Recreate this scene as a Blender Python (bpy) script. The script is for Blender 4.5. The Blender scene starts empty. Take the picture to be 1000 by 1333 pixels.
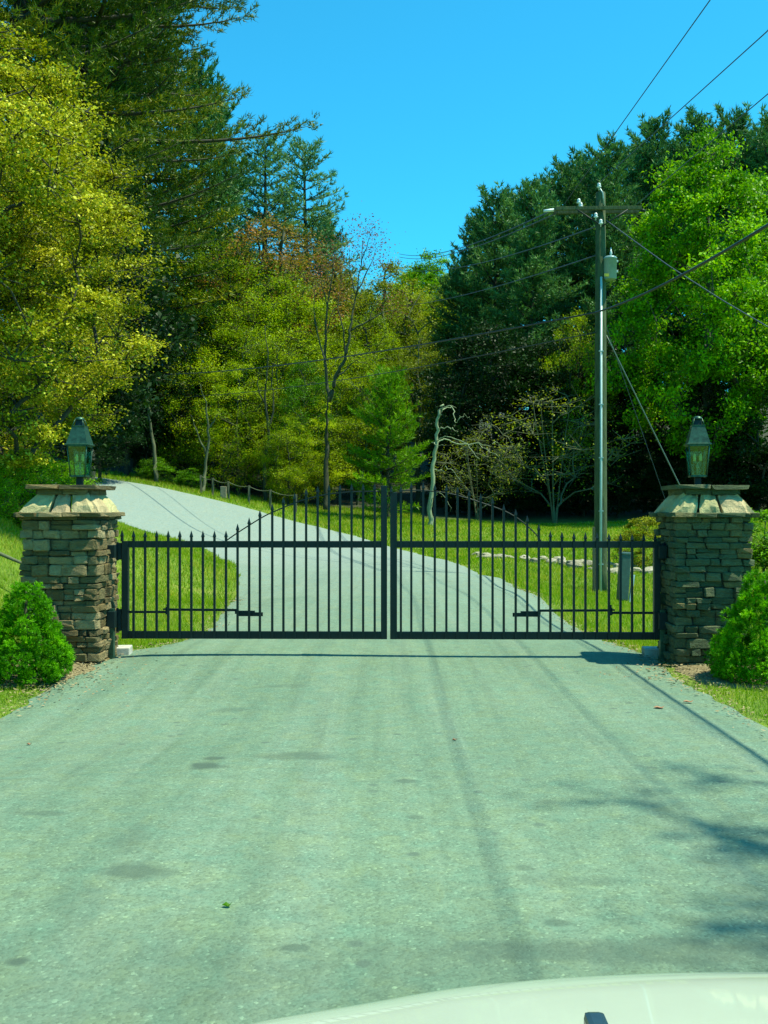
import bpy, bmesh, math, random
import numpy as np
from mathutils import Vector, Matrix

R = math.radians
SC = bpy.context.scene
COL = SC.collection
random.seed(7)
rng = np.random.default_rng(7)
F = 1324.0                                   # focal length in photo pixels
CZ = 1.5                                     # eye height

# ------------------------------------------------------------------ camera, sky, sun, exposure
cam_d = bpy.data.cameras.new('camera')
cam_d.sensor_fit = 'VERTICAL'
cam_d.sensor_height = 24.0
cam_d.lens = 24.0 * F / 1333.0
cam_d.clip_start = 0.05
cam_d.clip_end = 5000
cam = bpy.data.objects.new('camera', cam_d)
COL.objects.link(cam)
cam.location = (0, 0, CZ)
cam.rotation_euler = (R(90), 0, 0)
SC.camera = cam

SUN_EL, SUN_AZ = R(64.5), R(-8)                # azimuth from +X towards -Y
S = Vector((math.cos(SUN_EL) * math.cos(SUN_AZ), math.cos(SUN_EL) * math.sin(SUN_AZ), math.sin(SUN_EL)))
world = bpy.data.worlds.new('World')
SC.world = world
world.use_nodes = True
wn = world.node_tree
bg = wn.nodes['Background']
sky = wn.nodes.new('ShaderNodeTexSky')
sky.sky_type = 'NISHITA'
sky.sun_disc = False
sky.sun_elevation = SUN_EL
sky.sun_rotation = R(98)
sky.air_density = 1.0
sky.dust_density = 0.3
sky.ozone_density = 1.0
tint = wn.nodes.new('ShaderNodeMix')
tint.data_type = 'RGBA'
tint.blend_type = 'MULTIPLY'
tint.inputs['Factor'].default_value = 1.0
tint.inputs['B'].default_value = (0.17, 1.24, 1.38, 1)
wn.links.new(sky.outputs[0], tint.inputs['A'])
wn.links.new(tint.outputs['Result'], bg.inputs['Color'])
bg.inputs['Strength'].default_value = 0.11
sun_d = bpy.data.lights.new('sun', 'SUN')
sun_d.energy = 5.0
sun_d.angle = R(0.53)
sun_d.color = (1.0, 0.98, 0.74)
sun = bpy.data.objects.new('sun', sun_d)
COL.objects.link(sun)
sun.rotation_euler = S.to_track_quat('Z', 'Y').to_euler()
sun.location = (20, 0, 40)
SC.view_settings.view_transform = 'Standard'
SC.view_settings.look = 'None'
SC.view_settings.gamma = 1.0
SC.view_settings.use_curve_mapping = False
SC.view_settings.exposure = 0.70
SC.cycles.max_bounces = 6
SC.cycles.transparent_max_bounces = 8


# ------------------------------------------------------------------ helpers
def px(x, d):
    return (x - 500.0) / F * d


def pz(y, d):
    return CZ + (666.0 - y) / F * d


def mesh_arrays(name, V, Fc, mat=None, attr=None, smooth=False):
    """V (n,3), Fc (m,k) faces with the same corner count."""
    V = np.ascontiguousarray(V, dtype=np.float32)
    Fc = np.ascontiguousarray(Fc, dtype=np.int32)
    me = bpy.data.meshes.new(name)
    m, k = Fc.shape
    me.vertices.add(len(V))
    me.vertices.foreach_set('co', V.ravel())
    me.loops.add(m * k)
    me.loops.foreach_set('vertex_index', Fc.ravel())
    me.polygons.add(m)
    me.polygons.foreach_set('loop_start', np.arange(0, m * k, k, dtype=np.int32))
    if smooth:
        me.polygons.foreach_set('use_smooth', np.ones(m, dtype=bool))
    me.update(calc_edges=True)
    if attr is not None:
        a = me.attributes.new('tint', 'FLOAT', 'POINT')
        a.data.foreach_set('value', np.ascontiguousarray(attr, dtype=np.float32))
    if mat:
        me.materials.append(mat)
    return me


def link(name, me, parent=None, loc=(0, 0, 0), rot=(0, 0, 0), scale=(1, 1, 1)):
    o = bpy.data.objects.new(name, me)
    COL.objects.link(o)
    o.parent = parent
    o.location = loc
    o.rotation_euler = rot
    o.scale = scale
    return o


def thing(name, label, cat, loc=(0, 0, 0), rz=0.0, group=None):
    o = bpy.data.objects.new(name, None)
    o.empty_display_size = 0.2
    COL.objects.link(o)
    o.location = loc
    o.rotation_euler = (0, 0, rz)
    tag(o, label, cat, group)
    return o


def tag(o, label=None, cat=None, group=None, kind=None):
    if label:
        o['label'] = label
    if cat:
        o['category'] = cat
    if group:
        o['group'] = group
    if kind:
        o['kind'] = kind
    return o


def dup(root, loc, rz=0.0, scale=1.0, label=None, group=None):
    r = root.copy()
    COL.objects.link(r)
    r.location = loc
    r.rotation_euler = (0, 0, rz)
    r.scale = (scale,) * 3 if not isinstance(scale, tuple) else scale
    if label:
        r['label'] = label
    if group:
        r['group'] = group
    elif 'group' in r:
        del r['group']
    for ch in list(root.children):
        c = ch.copy()
        COL.objects.link(c)
        c.parent = r
        for g in ch.children:
            q = g.copy()
            COL.objects.link(q)
            q.parent = c
    return r


class MB:
    """collects boxes, prisms and tubes into one mesh"""
    def __init__(s):
        s.bm = bmesh.new()

    def box(s, cx, cy, cz, sx, sy, sz, bev=0.0, rot=None):
        b2 = bmesh.new()
        bmesh.ops.create_cube(b2, size=1.0)
        for v in b2.verts:
            v.co = Vector((v.co.x * sx, v.co.y * sy, v.co.z * sz))
        if bev:
            bmesh.ops.bevel(b2, geom=b2.edges[:], offset=bev, segments=2, affect='EDGES', profile=0.6)
        M = Matrix.Translation((cx, cy, cz)) @ (rot.to_matrix().to_4x4() if rot else Matrix())
        b2.transform(M)
        s._add(b2)
        return s

    def _add(s, b2):
        me = bpy.data.meshes.new('tmp')
        b2.to_mesh(me)
        b2.free()
        s.bm.from_mesh(me)
        bpy.data.meshes.remove(me)

    def lathe(s, prof, n=16, c=(0, 0, 0), rot0=0.0, cap=True, flat=False):
        rings = []
        for r, z in prof:
            rings.append([s.bm.verts.new((c[0] + r * math.cos(rot0 + 2 * math.pi * i / n),
                                          c[1] + r * math.sin(rot0 + 2 * math.pi * i / n), c[2] + z)) for i in range(n)])
        for a, b in zip(rings[:-1], rings[1:]):
            for i in range(n):
                f = s.bm.faces.new((a[i], a[(i + 1) % n], b[(i + 1) % n], b[i]))
                f.smooth = not flat
        if cap:
            s.bm.faces.new(rings[0][::-1])
            s.bm.faces.new(rings[-1])
        return s

    def tube(s, pts, r, n=8, r1=None, cap=True):
        pts = [Vector(p) for p in pts]
        rings = []
        up = Vector((0, 0, 1))
        for i, p in enumerate(pts):
            d = (pts[min(i + 1, len(pts) - 1)] - pts[max(i - 1, 0)]).normalized()
            a = d.cross(up if abs(d.z) < 0.95 else Vector((1, 0, 0))).normalized()
            b = d.cross(a)
            rr = r if r1 is None else r + (r1 - r) * i / (len(pts) - 1)
            rings.append([s.bm.verts.new(p + (a * math.cos(2 * math.pi * k / n) + b * math.sin(2 * math.pi * k / n)) * rr) for k in range(n)])
        for A, B in zip(rings[:-1], rings[1:]):
            for k in range(n):
                f = s.bm.faces.new((A[k], A[(k + 1) % n], B[(k + 1) % n], B[k]))
                f.smooth = True
        if cap:
            s.bm.faces.new(rings[0][::-1])
            s.bm.faces.new(rings[-1])
        return s

    def poly(s, verts, faces):
        vs = [s.bm.verts.new(v) for v in verts]
        for f in faces:
            s.bm.faces.new([vs[i] for i in f])
        return s

    def mesh(s, name, mat):
        bmesh.ops.recalc_face_normals(s.bm, faces=s.bm.faces[:])
        me = bpy.data.meshes.new(name)
        s.bm.to_mesh(me)
        s.bm.free()
        me.materials.append(mat)
        return me

    def build(s, name, mat, parent=None, **kw):
        return link(name, s.mesh(name, mat), parent, **kw)


# ------------------------------------------------------------------ materials
def new_mat(name):
    m = bpy.data.materials.new(name)
    m.use_nodes = True
    nt = m.node_tree
    return m, nt, nt.nodes['Principled BSDF']


def N(nt, typ, **kw):
    n = nt.nodes.new(typ)
    for k, v in kw.items():
        if hasattr(n, k):
            setattr(n, k, v)
        else:
            n.inputs[k.replace('_', ' ')].default_value = v
    return n


def ramp(nt, src, stops, interp='LINEAR'):
    r = nt.nodes.new('ShaderNodeValToRGB')
    r.color_ramp.interpolation = interp
    el = r.color_ramp.elements
    while len(el) < len(stops):
        el.new(0.5)
    for e, (p, c) in zip(el, stops):
        e.position = p
        e.color = c if len(c) == 4 else (*c, 1)
    nt.links.new(src, r.inputs[0])
    return r.outputs[0]


def noise(nt, scale, detail=4, rough=0.6, vec=None, dist=0.0):
    n = nt.nodes.new('ShaderNodeTexNoise')
    n.inputs['Scale'].default_value = scale
    n.inputs['Detail'].default_value = detail
    n.inputs['Roughness'].default_value = rough
    n.inputs['Distortion'].default_value = dist
    if vec is not None:
        nt.links.new(vec, n.inputs['Vector'])
    return n.outputs['Fac']


def mixc(nt, a, b, fac, mode='MIX'):
    m = nt.nodes.new('ShaderNodeMix')
    m.data_type = 'RGBA'
    m.blend_type = mode
    for s, v in (('A', a), ('B', b)):
        if isinstance(v, tuple):
            m.inputs[s].default_value = (*v, 1) if len(v) == 3 else v
        else:
            nt.links.new(v, m.inputs[s])
    if isinstance(fac, (int, float)):
        m.inputs['Factor'].default_value = fac
    else:
        nt.links.new(fac, m.inputs['Factor'])
    return m.outputs['Result']


def mth(nt, op, a, b=None, clamp=False):
    m = nt.nodes.new('ShaderNodeMath')
    m.operation = op
    m.use_clamp = clamp
    for i, v in enumerate((a, b)):
        if v is None:
            continue
        if isinstance(v, (int, float)):
            m.inputs[i].default_value = v
        else:
            nt.links.new(v, m.inputs[i])
    return m.outputs[0]


def bump(nt, bsdf, h, strength=0.5, dist=0.01):
    b = nt.nodes.new('ShaderNodeBump')
    b.inputs['Strength'].default_value = strength
    b.inputs['Distance'].default_value = dist
    nt.links.new(h, b.inputs['Height'])
    nt.links.new(b.outputs[0], bsdf.inputs['Normal'])


def obj_coord(nt):
    return nt.nodes.new('ShaderNodeTexCoord').outputs['Object']


def rnd(nt):
    return nt.nodes.new('ShaderNodeObjectInfo').outputs['Random']


def leaf_mat(name, cols, transl=0.4, jit=0.12, rough=0.45, spec=0.12):
    """cols: three colours spread over the per-leaf tint attribute"""
    m, nt, b = new_mat(name)
    at = N(nt, 'ShaderNodeAttribute', attribute_name='tint')
    f = mth(nt, 'ADD', at.outputs['Fac'], mth(nt, 'MULTIPLY', mth(nt, 'SUBTRACT', rnd(nt), 0.5), jit * 2), clamp=True)
    c = ramp(nt, f, [(0.0, cols[0]), (0.5, cols[1]), (1.0, cols[2])])
    nt.links.new(c, b.inputs['Base Color'])
    b.inputs['Roughness'].default_value = rough
    b.inputs['Specular IOR Level'].default_value = spec
    tr = nt.nodes.new('ShaderNodeBsdfTranslucent')
    tc = mixc(nt, c, (1.25, 1.2, 0.5), 1.0, 'MULTIPLY')
    nt.links.new(tc, tr.inputs['Color'])
    mx = nt.nodes.new('ShaderNodeMixShader')
    mx.inputs[0].default_value = transl
    nt.links.new(b.outputs[0], mx.inputs[1])
    nt.links.new(tr.outputs[0], mx.inputs[2])
    nt.links.new(mx.outputs[0], nt.nodes['Material Output'].inputs['Surface'])
    return m


def bark_mat(name, c0, c1, scale=6):
    m, nt, b = new_mat(name)
    tc = obj_coord(nt)
    mp = N(nt, 'ShaderNodeMapping')
    mp.inputs['Scale'].default_value = (1, 1, 0.2)
    nt.links.new(tc, mp.inputs[0])
    f = noise(nt, scale, 6, 0.7, mp.outputs[0], 0.5)
    nt.links.new(ramp(nt, f, [(0.3, c0), (0.7, c1)]), b.inputs['Base Color'])
    b.inputs['Roughness'].default_value = 0.9
    bump(nt, b, f, 0.8, 0.03)
    return m


def asphalt_mat():
    m, nt, b = new_mat('asphalt')
    tc = obj_coord(nt)
    big = noise(nt, 0.35, 4, 0.6, tc)
    c = ramp(nt, big, [(0.3, (0.105, 0.178, 0.118)), (0.7, (0.150, 0.232, 0.152))])
    # long wheel wear streaks along the drive
    mp = N(nt, 'ShaderNodeMapping')
    mp.inputs['Scale'].default_value = (2.4, 0.10, 1)
    nt.links.new(tc, mp.inputs[0])
    st = noise(nt, 1.0, 5, 0.6, mp.outputs[0])
    c = mixc(nt, c, (0.185, 0.255, 0.185), mth(nt, 'MULTIPLY', ramp(nt, st, [(0.48, (0, 0, 0)), (0.68, (1, 1, 1))]), 0.45))
    # the drive turns paler and bluer with distance beyond the gate
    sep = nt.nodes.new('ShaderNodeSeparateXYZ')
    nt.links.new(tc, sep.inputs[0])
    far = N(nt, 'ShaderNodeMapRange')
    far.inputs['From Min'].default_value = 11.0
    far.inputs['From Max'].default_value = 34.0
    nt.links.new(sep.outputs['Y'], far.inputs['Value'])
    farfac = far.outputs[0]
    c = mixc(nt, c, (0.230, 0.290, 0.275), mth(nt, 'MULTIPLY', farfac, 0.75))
    # aggregate
    vo = nt.nodes.new('ShaderNodeTexVoronoi')
    vo.inputs['Scale'].default_value = 90
    nt.links.new(tc, vo.inputs['Vector'])
    sp = noise(nt, 120, 2, 0.6, tc)
    grain = ramp(nt, vo.outputs['Color'], [(0.0, (0.45, 0.47, 0.45)), (0.5, (0.98, 0.98, 0.98)), (0.82, (1.1, 1.1, 1.1)), (1.0, (2.2, 2.1, 2.0))])
    c = mixc(nt, c, grain, 0.62, 'MULTIPLY')
    hm = noise(nt, 5.5, 5, 0.7, tc, 0.6)
    c = mixc(nt, c, ramp(nt, hm, [(0.32, (0.86, 1.0, 1.03)), (0.5, (1.02, 1, 0.98)), (0.68, (1.16, 1.04, 0.86))]), 0.75, 'MULTIPLY')
    mp2 = N(nt, 'ShaderNodeMapping')
    mp2.inputs['Scale'].default_value = (5.5, 0.16, 1)
    nt.links.new(tc, mp2.inputs[0])
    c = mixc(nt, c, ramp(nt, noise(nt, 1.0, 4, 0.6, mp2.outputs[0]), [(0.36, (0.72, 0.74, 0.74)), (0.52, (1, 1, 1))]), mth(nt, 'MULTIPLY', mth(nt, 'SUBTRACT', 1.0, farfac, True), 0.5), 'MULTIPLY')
    md = noise(nt, 9, 5, 0.75, tc)
    c = mixc(nt, c, ramp(nt, md, [(0.3, (0.82, 0.82, 0.82)), (0.7, (1.12, 1.12, 1.12))]), 0.8, 'MULTIPLY')
    # drips: small dark dots in some areas
    v2 = nt.nodes.new('ShaderNodeTexVoronoi')
    v2.inputs['Scale'].default_value = 4.2
    nt.links.new(tc, v2.inputs['Vector'])
    dots = ramp(nt, v2.outputs['Distance'], [(0.09, (1, 1, 1)), (0.16, (0, 0, 0))])
    area = ramp(nt, noise(nt, 0.55, 2, 0.5, tc), [(0.40, (0, 0, 0)), (0.54, (1, 1, 1))])
    c = mixc(nt, c, (0.075, 0.115, 0.085), mth(nt, 'MULTIPLY', mth(nt, 'MULTIPLY', dots, area), 0.75))
    # oil and damp stains, broad darker patches, and tree shade painted before the bonnet: (x, y, rx, ry, strength)
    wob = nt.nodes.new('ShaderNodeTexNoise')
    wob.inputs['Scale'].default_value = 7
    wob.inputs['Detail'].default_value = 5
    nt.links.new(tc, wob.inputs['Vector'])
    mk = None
    for (sx, sy, rx, ry, k) in ((-1.05, 5.95, .10, .10, .9), (-1.02, 6.18, .07, .05, .8), (-0.53, 6.23, .22, .12, .5), (-1.0, 4.07, .15, .10, .7), (0.4, 3.1, 1.3, .45, .28), (-1.1, 3.0, 0.9, .6, .22), (0.85, 3.38, .85, .11, .6),  # last entry: band of tree shade painted ahead of the bonnet
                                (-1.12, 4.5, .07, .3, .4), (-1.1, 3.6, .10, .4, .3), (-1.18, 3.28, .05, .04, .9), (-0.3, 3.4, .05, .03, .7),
                                (0.75, 4.05, .20, .07, .35), (-1.65, 4.85, .12, .05, .5), (0.12, 5.6, .07, .04, .6), (0.15, 4.9, .04, .04, .5),  # first entry: painted patch of tree shade
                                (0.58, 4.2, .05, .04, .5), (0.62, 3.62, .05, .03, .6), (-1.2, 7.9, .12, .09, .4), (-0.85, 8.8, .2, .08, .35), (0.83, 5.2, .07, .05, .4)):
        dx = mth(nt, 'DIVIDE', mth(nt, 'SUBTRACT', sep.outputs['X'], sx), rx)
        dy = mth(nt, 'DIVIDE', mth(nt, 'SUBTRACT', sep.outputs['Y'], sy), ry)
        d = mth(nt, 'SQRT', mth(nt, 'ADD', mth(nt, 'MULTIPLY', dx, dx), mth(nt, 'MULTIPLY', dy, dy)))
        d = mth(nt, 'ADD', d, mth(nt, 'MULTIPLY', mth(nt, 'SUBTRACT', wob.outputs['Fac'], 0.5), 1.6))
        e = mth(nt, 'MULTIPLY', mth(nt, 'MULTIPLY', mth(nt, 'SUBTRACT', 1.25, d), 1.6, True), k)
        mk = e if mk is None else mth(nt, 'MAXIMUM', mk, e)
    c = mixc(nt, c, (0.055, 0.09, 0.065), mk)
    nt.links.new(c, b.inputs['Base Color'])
    b.inputs['Roughness'].default_value = 0.85
    b.inputs['Specular IOR Level'].default_value = 0.3
    h = mth(nt, 'ADD', mth(nt, 'MULTIPLY', vo.outputs['Distance'], -1.0), sp)
    bump(nt, b, h, 0.35, 0.004)
    return m


def ground_mat():
    m, nt, b = new_mat('lawn_soil')
    tc = obj_coord(nt)
    a = noise(nt, 1.1, 6, 0.7, tc)
    g = ramp(nt, a, [(0.3, (0.065, 0.14, 0.003)), (0.55, (0.12, 0.20, 0.004)), (0.72, (0.25, 0.24, 0.05))])
    fine = noise(nt, 30, 4, 0.7, tc)
    g = mixc(nt, g, ramp(nt, fine, [(0.3, (0.5, 0.5, 0.5)), (0.7, (1.3, 1.3, 1.3))]), 1.0, 'MULTIPLY')
    # leaf litter of the wood beyond
    sep = nt.nodes.new('ShaderNodeSeparateXYZ')
    nt.links.new(tc, sep.inputs[0])
    mr = N(nt, 'ShaderNodeMapRange')
    mr.inputs['From Min'].default_value = 50
    mr.inputs['From Max'].default_value = 54
    nt.links.new(sep.outputs['Y'], mr.inputs['Value'])
    g = mixc(nt, g, ramp(nt, noise(nt, 3, 5, 0.7, tc), [(0.3, (0.015, 0.022, 0.008)), (0.7, (0.045, 0.05, 0.02))]), mr.outputs[0])
    nt.links.new(g, b.inputs['Base Color'])
    b.inputs['Roughness'].default_value = 0.95
    bump(nt, b, fine, 0.6, 0.03)
    return m


def litter_mat(name, stops, scale=25):
    m, nt, b = new_mat(name)
    tc = obj_coord(nt)
    f = noise(nt, scale, 6, 0.75, tc)
    nt.links.new(ramp(nt, f, stops), b.inputs['Base Color'])
    b.inputs['Roughness'].default_value = 0.95
    bump(nt, b, f, 0.8, 0.02)
    return m


def stone_mat(name, stops, lichen=(0.20, 0.25, 0.13)):
    m, nt, b = new_mat(name)
    tc = obj_coord(nt)
    r = rnd(nt)
    base = ramp(nt, r, stops)
    add = nt.nodes.new('ShaderNodeVectorMath')
    add.operation = 'ADD'
    cmb = nt.nodes.new('ShaderNodeCombineXYZ')
    nt.links.new(mth(nt, 'MULTIPLY', r, 40), cmb.inputs[0])
    nt.links.new(tc, add.inputs[0])
    nt.links.new(cmb.outputs[0], add.inputs[1])
    f = noise(nt, 2.6, 8, 0.7, add.outputs[0], 0.4)
    f2 = noise(nt, 9, 6, 0.75, add.outputs[0])
    c = mixc(nt, base, ramp(nt, f, [(0.3, (0.62, 0.6, 0.56)), (0.7, (1.3, 1.28, 1.22))]), 1.0, 'MULTIPLY')
    c = mixc(nt, c, lichen, ramp(nt, f2, [(0.56, (0, 0, 0)), (0.72, (0.55, 0.55, 0.55))]))
    nt.links.new(c, b.inputs['Base Color'])
    b.inputs['Roughness'].default_value = 0.88
    bump(nt, b, mth(nt, 'ADD', f, mth(nt, 'MULTIPLY', f2, 0.5)), 0.9, 0.06)
    return m


def plain(name, col, rough=0.5, metal=0.0, var=0.15, scale=12, bmp=0.0, coat=0.0, spec=0.5):
    m, nt, b = new_mat(name)
    f = noise(nt, scale, 5, 0.65, obj_coord(nt))
    lo = tuple(c * (1 - var) for c in col)
    hi = tuple(min(1, c * (1 + var)) for c in col)
    nt.links.new(ramp(nt, f, [(0.3, lo), (0.7, hi)]), b.inputs['Base Color'])
    b.inputs['Roughness'].default_value = rough
    b.inputs['Metallic'].default_value = metal
    b.inputs['Coat Weight'].default_value = coat
    b.inputs['Specular IOR Level'].default_value = spec
    if bmp:
        bump(nt, b, f, bmp, 0.01)
    return m


def glass_mat():
    m, nt, b = new_mat('lantern_glass')
    t = nt.nodes.new('ShaderNodeBsdfTransparent')
    t.inputs[0].default_value = (0.72, 0.86, 0.74, 1)
    g = nt.nodes.new('ShaderNodeBsdfGlossy')
    g.inputs['Roughness'].default_value = 0.08
    g.inputs['Color'].default_value = (0.8, 0.95, 0.85, 1)
    mx = nt.nodes.new('ShaderNodeMixShader')
    mx.inputs[0].default_value = 0.07
    nt.links.new(t.outputs[0], mx.inputs[1])
    nt.links.new(g.outputs[0], mx.inputs[2])
    nt.links.new(mx.outputs[0], nt.nodes['Material Output'].inputs['Surface'])
    return m


M = {}
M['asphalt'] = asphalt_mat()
M['ground'] = ground_mat()
M['mulch'] = litter_mat('mulch', [(0.3, (0.09, 0.072, 0.028)), (0.5, (0.19, 0.155, 0.07)), (0.7, (0.32, 0.275, 0.15))])
M['chip'] = litter_mat('bark_chip', [(0.3, (0.12, 0.085, 0.03)), (0.5, (0.24, 0.19, 0.09)), (0.75, (0.42, 0.37, 0.22))], 6)
M['stone'] = stone_mat('field_stone', [(0.0, (0.09, 0.08, 0.03)), (0.3, (0.22, 0.165, 0.06)), (0.55, (0.14, 0.13, 0.05)), (0.8, (0.30, 0.235, 0.11)), (1.0, (0.42, 0.35, 0.18))], (0.17, 0.20, 0.08))
M['stone_green'] = stone_mat('green_field_stone', [(0.0, (0.06, 0.105, 0.045)), (0.35, (0.10, 0.14, 0.06)), (0.75, (0.14, 0.17, 0.08)), (1.0, (0.24, 0.20, 0.07))], (0.11, 0.18, 0.08))  # greener, more even stone for the right pillar
M['cap_stone'] = stone_mat('cap_stone', [(0.0, (0.36, 0.36, 0.17)), (0.5, (0.50, 0.43, 0.22)), (1.0, (0.44, 0.34, 0.20))], (0.34, 0.35, 0.18))
M['mortar'] = plain('mortar', (0.035, 0.038, 0.025), 0.95, var=0.3, scale=30, bmp=0.4)
M['iron'] = plain('black_iron', (0.003, 0.014, 0.013), 0.42, var=0.25, scale=18, spec=0.3)
M['iron_dull'] = plain('dull_iron', (0.006, 0.020, 0.019), 0.55, var=0.25, scale=18, spec=0.25)
M['lamp_metal'] = plain('verdigris_metal', (0.032, 0.088, 0.052), 0.42, metal=0.55, var=0.5, scale=22)
M['glass'] = glass_mat()
M['mantle'] = plain('mantle', (0.85, 0.78, 0.45), 0.6, var=0.1)
M['concrete'] = plain('concrete', (0.42, 0.42, 0.36), 0.9, var=0.25, scale=14, bmp=0.3)
M['pole'] = bark_mat('pole_wood', (0.018, 0.040, 0.014), (0.085, 0.125, 0.045), 14)
M['conduit'] = plain('conduit', (0.42, 0.55, 0.52), 0.4, var=0.1)
M['steel'] = plain('galvanised_steel', (0.30, 0.40, 0.38), 0.45, metal=0.4, var=0.2)
M['transformer'] = plain('transformer_paint', (0.20, 0.34, 0.35), 0.4, var=0.12)
M['ceramic'] = plain('porcelain', (0.65, 0.72, 0.70), 0.2, var=0.05)
M['cable'] = plain('cable_rubber', (0.010, 0.018, 0.018), 0.5, var=0.1)
M['wire'] = plain('wire', (0.035, 0.06, 0.09), 0.5, var=0.1)
M['guy'] = plain('guy_wire', (0.08, 0.13, 0.10), 0.5, var=0.15)
M['yellow'] = plain('warning_yellow', (0.55, 0.45, 0.03), 0.5, var=0.05)
M['paint'] = plain('white_car_paint', (0.46, 0.53, 0.42), 0.35, var=0.02, coat=1.0)
M['rubber'] = plain('black_rubber', (0.015, 0.022, 0.025), 0.5, var=0.2)
M['nozzle'] = plain('nozzle_plastic', (0.02, 0.04, 0.05), 0.22, var=0.2)
M['lens'] = plain('lens', (0.6, 0.65, 0.65), 0.1, var=0.02, coat=1.0)
M['rock'] = stone_mat('pale_rock', [(0.0, (0.22, 0.22, 0.15)), (0.5, (0.32, 0.31, 0.22)), (1.0, (0.42, 0.40, 0.30))])
M['bark'] = bark_mat('grey_bark', (0.022, 0.028, 0.012), (0.065, 0.075, 0.035))
M['bark_pale'] = bark_mat('pale_bark', (0.050, 0.065, 0.030), (0.125, 0.145, 0.07))
M['bark_pine'] = bark_mat('pine_bark', (0.014, 0.018, 0.010), (0.050, 0.052, 0.030))
M['deadwood'] = bark_mat('bleached_deadwood', (0.13, 0.18, 0.09), (0.34, 0.40, 0.23))
M['fencewood'] = bark_mat('fence_wood', (0.05, 0.06, 0.03), (0.14, 0.14, 0.08))
M['dryleaf'] = plain('dry_leaf', (0.26, 0.13, 0.06), 0.7, var=0.3, scale=40)
L_ = leaf_mat
M['l_yellow'] = L_('yellow_green_leaf', [(0.070, 0.10, 0.001), (0.24, 0.27, 0.003), (0.74, 0.73, 0.070)], 0.28)
M['l_olive'] = L_('olive_leaf', [(0.050, 0.105, 0.001), (0.160, 0.265, 0.001), (0.40, 0.54, 0.004)], 0.35)
M['l_lime'] = L_('lime_leaf', [(0.060, 0.125, 0.001), (0.25, 0.37, 0.001), (0.58, 0.70, 0.008)], 0.35)
M['l_green'] = L_('green_leaf', [(0.022, 0.095, 0.001), (0.075, 0.22, 0.001), (0.19, 0.42, 0.003)], 0.3)
M['l_bright'] = L_('bright_green_leaf', [(0.040, 0.150, 0.001), (0.13, 0.34, 0.001), (0.36, 0.66, 0.003)], 0.35)
M['l_dark'] = L_('dark_leaf', [(0.004, 0.020, 0.005), (0.009, 0.036, 0.007), (0.020, 0.060, 0.010)], 0.2)  # leaf colour darkened so the shaded hollow stays near black
M['l_red'] = L_('reddish_leaf', [(0.09, 0.15, 0.002), (0.18, 0.18, 0.008), (0.42, 0.19, 0.06)], 0.3)
M['l_tan'] = L_('tan_leaf', [(0.080, 0.13, 0.003), (0.19, 0.25, 0.008), (0.37, 0.42, 0.03)], 0.35)
M['n_dark'] = L_('dark_pine_needles', [(0.018, 0.075, 0.022), (0.062, 0.185, 0.050), (0.20, 0.40, 0.11)], 0.22)
M['n_olive'] = L_('olive_pine_needles', [(0.008, 0.040, 0.006), (0.060, 0.125, 0.006), (0.32, 0.31, 0.006)], 0.2)
M['n_blue'] = L_('blue_pine_needles', [(0.045, 0.12, 0.045), (0.09, 0.21, 0.075), (0.19, 0.36, 0.12)], 0.25)
M['n_bright'] = L_('bright_pine_needles', [(0.035, 0.11, 0.001), (0.10, 0.25, 0.001), (0.22, 0.42, 0.003)], 0.25)
M['spruce'] = L_('dwarf_spruce_needles', [(0.022, 0.13, 0.001), (0.095, 0.35, 0.001), (0.30, 0.66, 0.004)], 0.28)
M['grass'] = L_('grass_blade', [(0.085, 0.20, 0.001), (0.19, 0.36, 0.001), (0.46, 0.46, 0.08)], 0.4)


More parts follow.
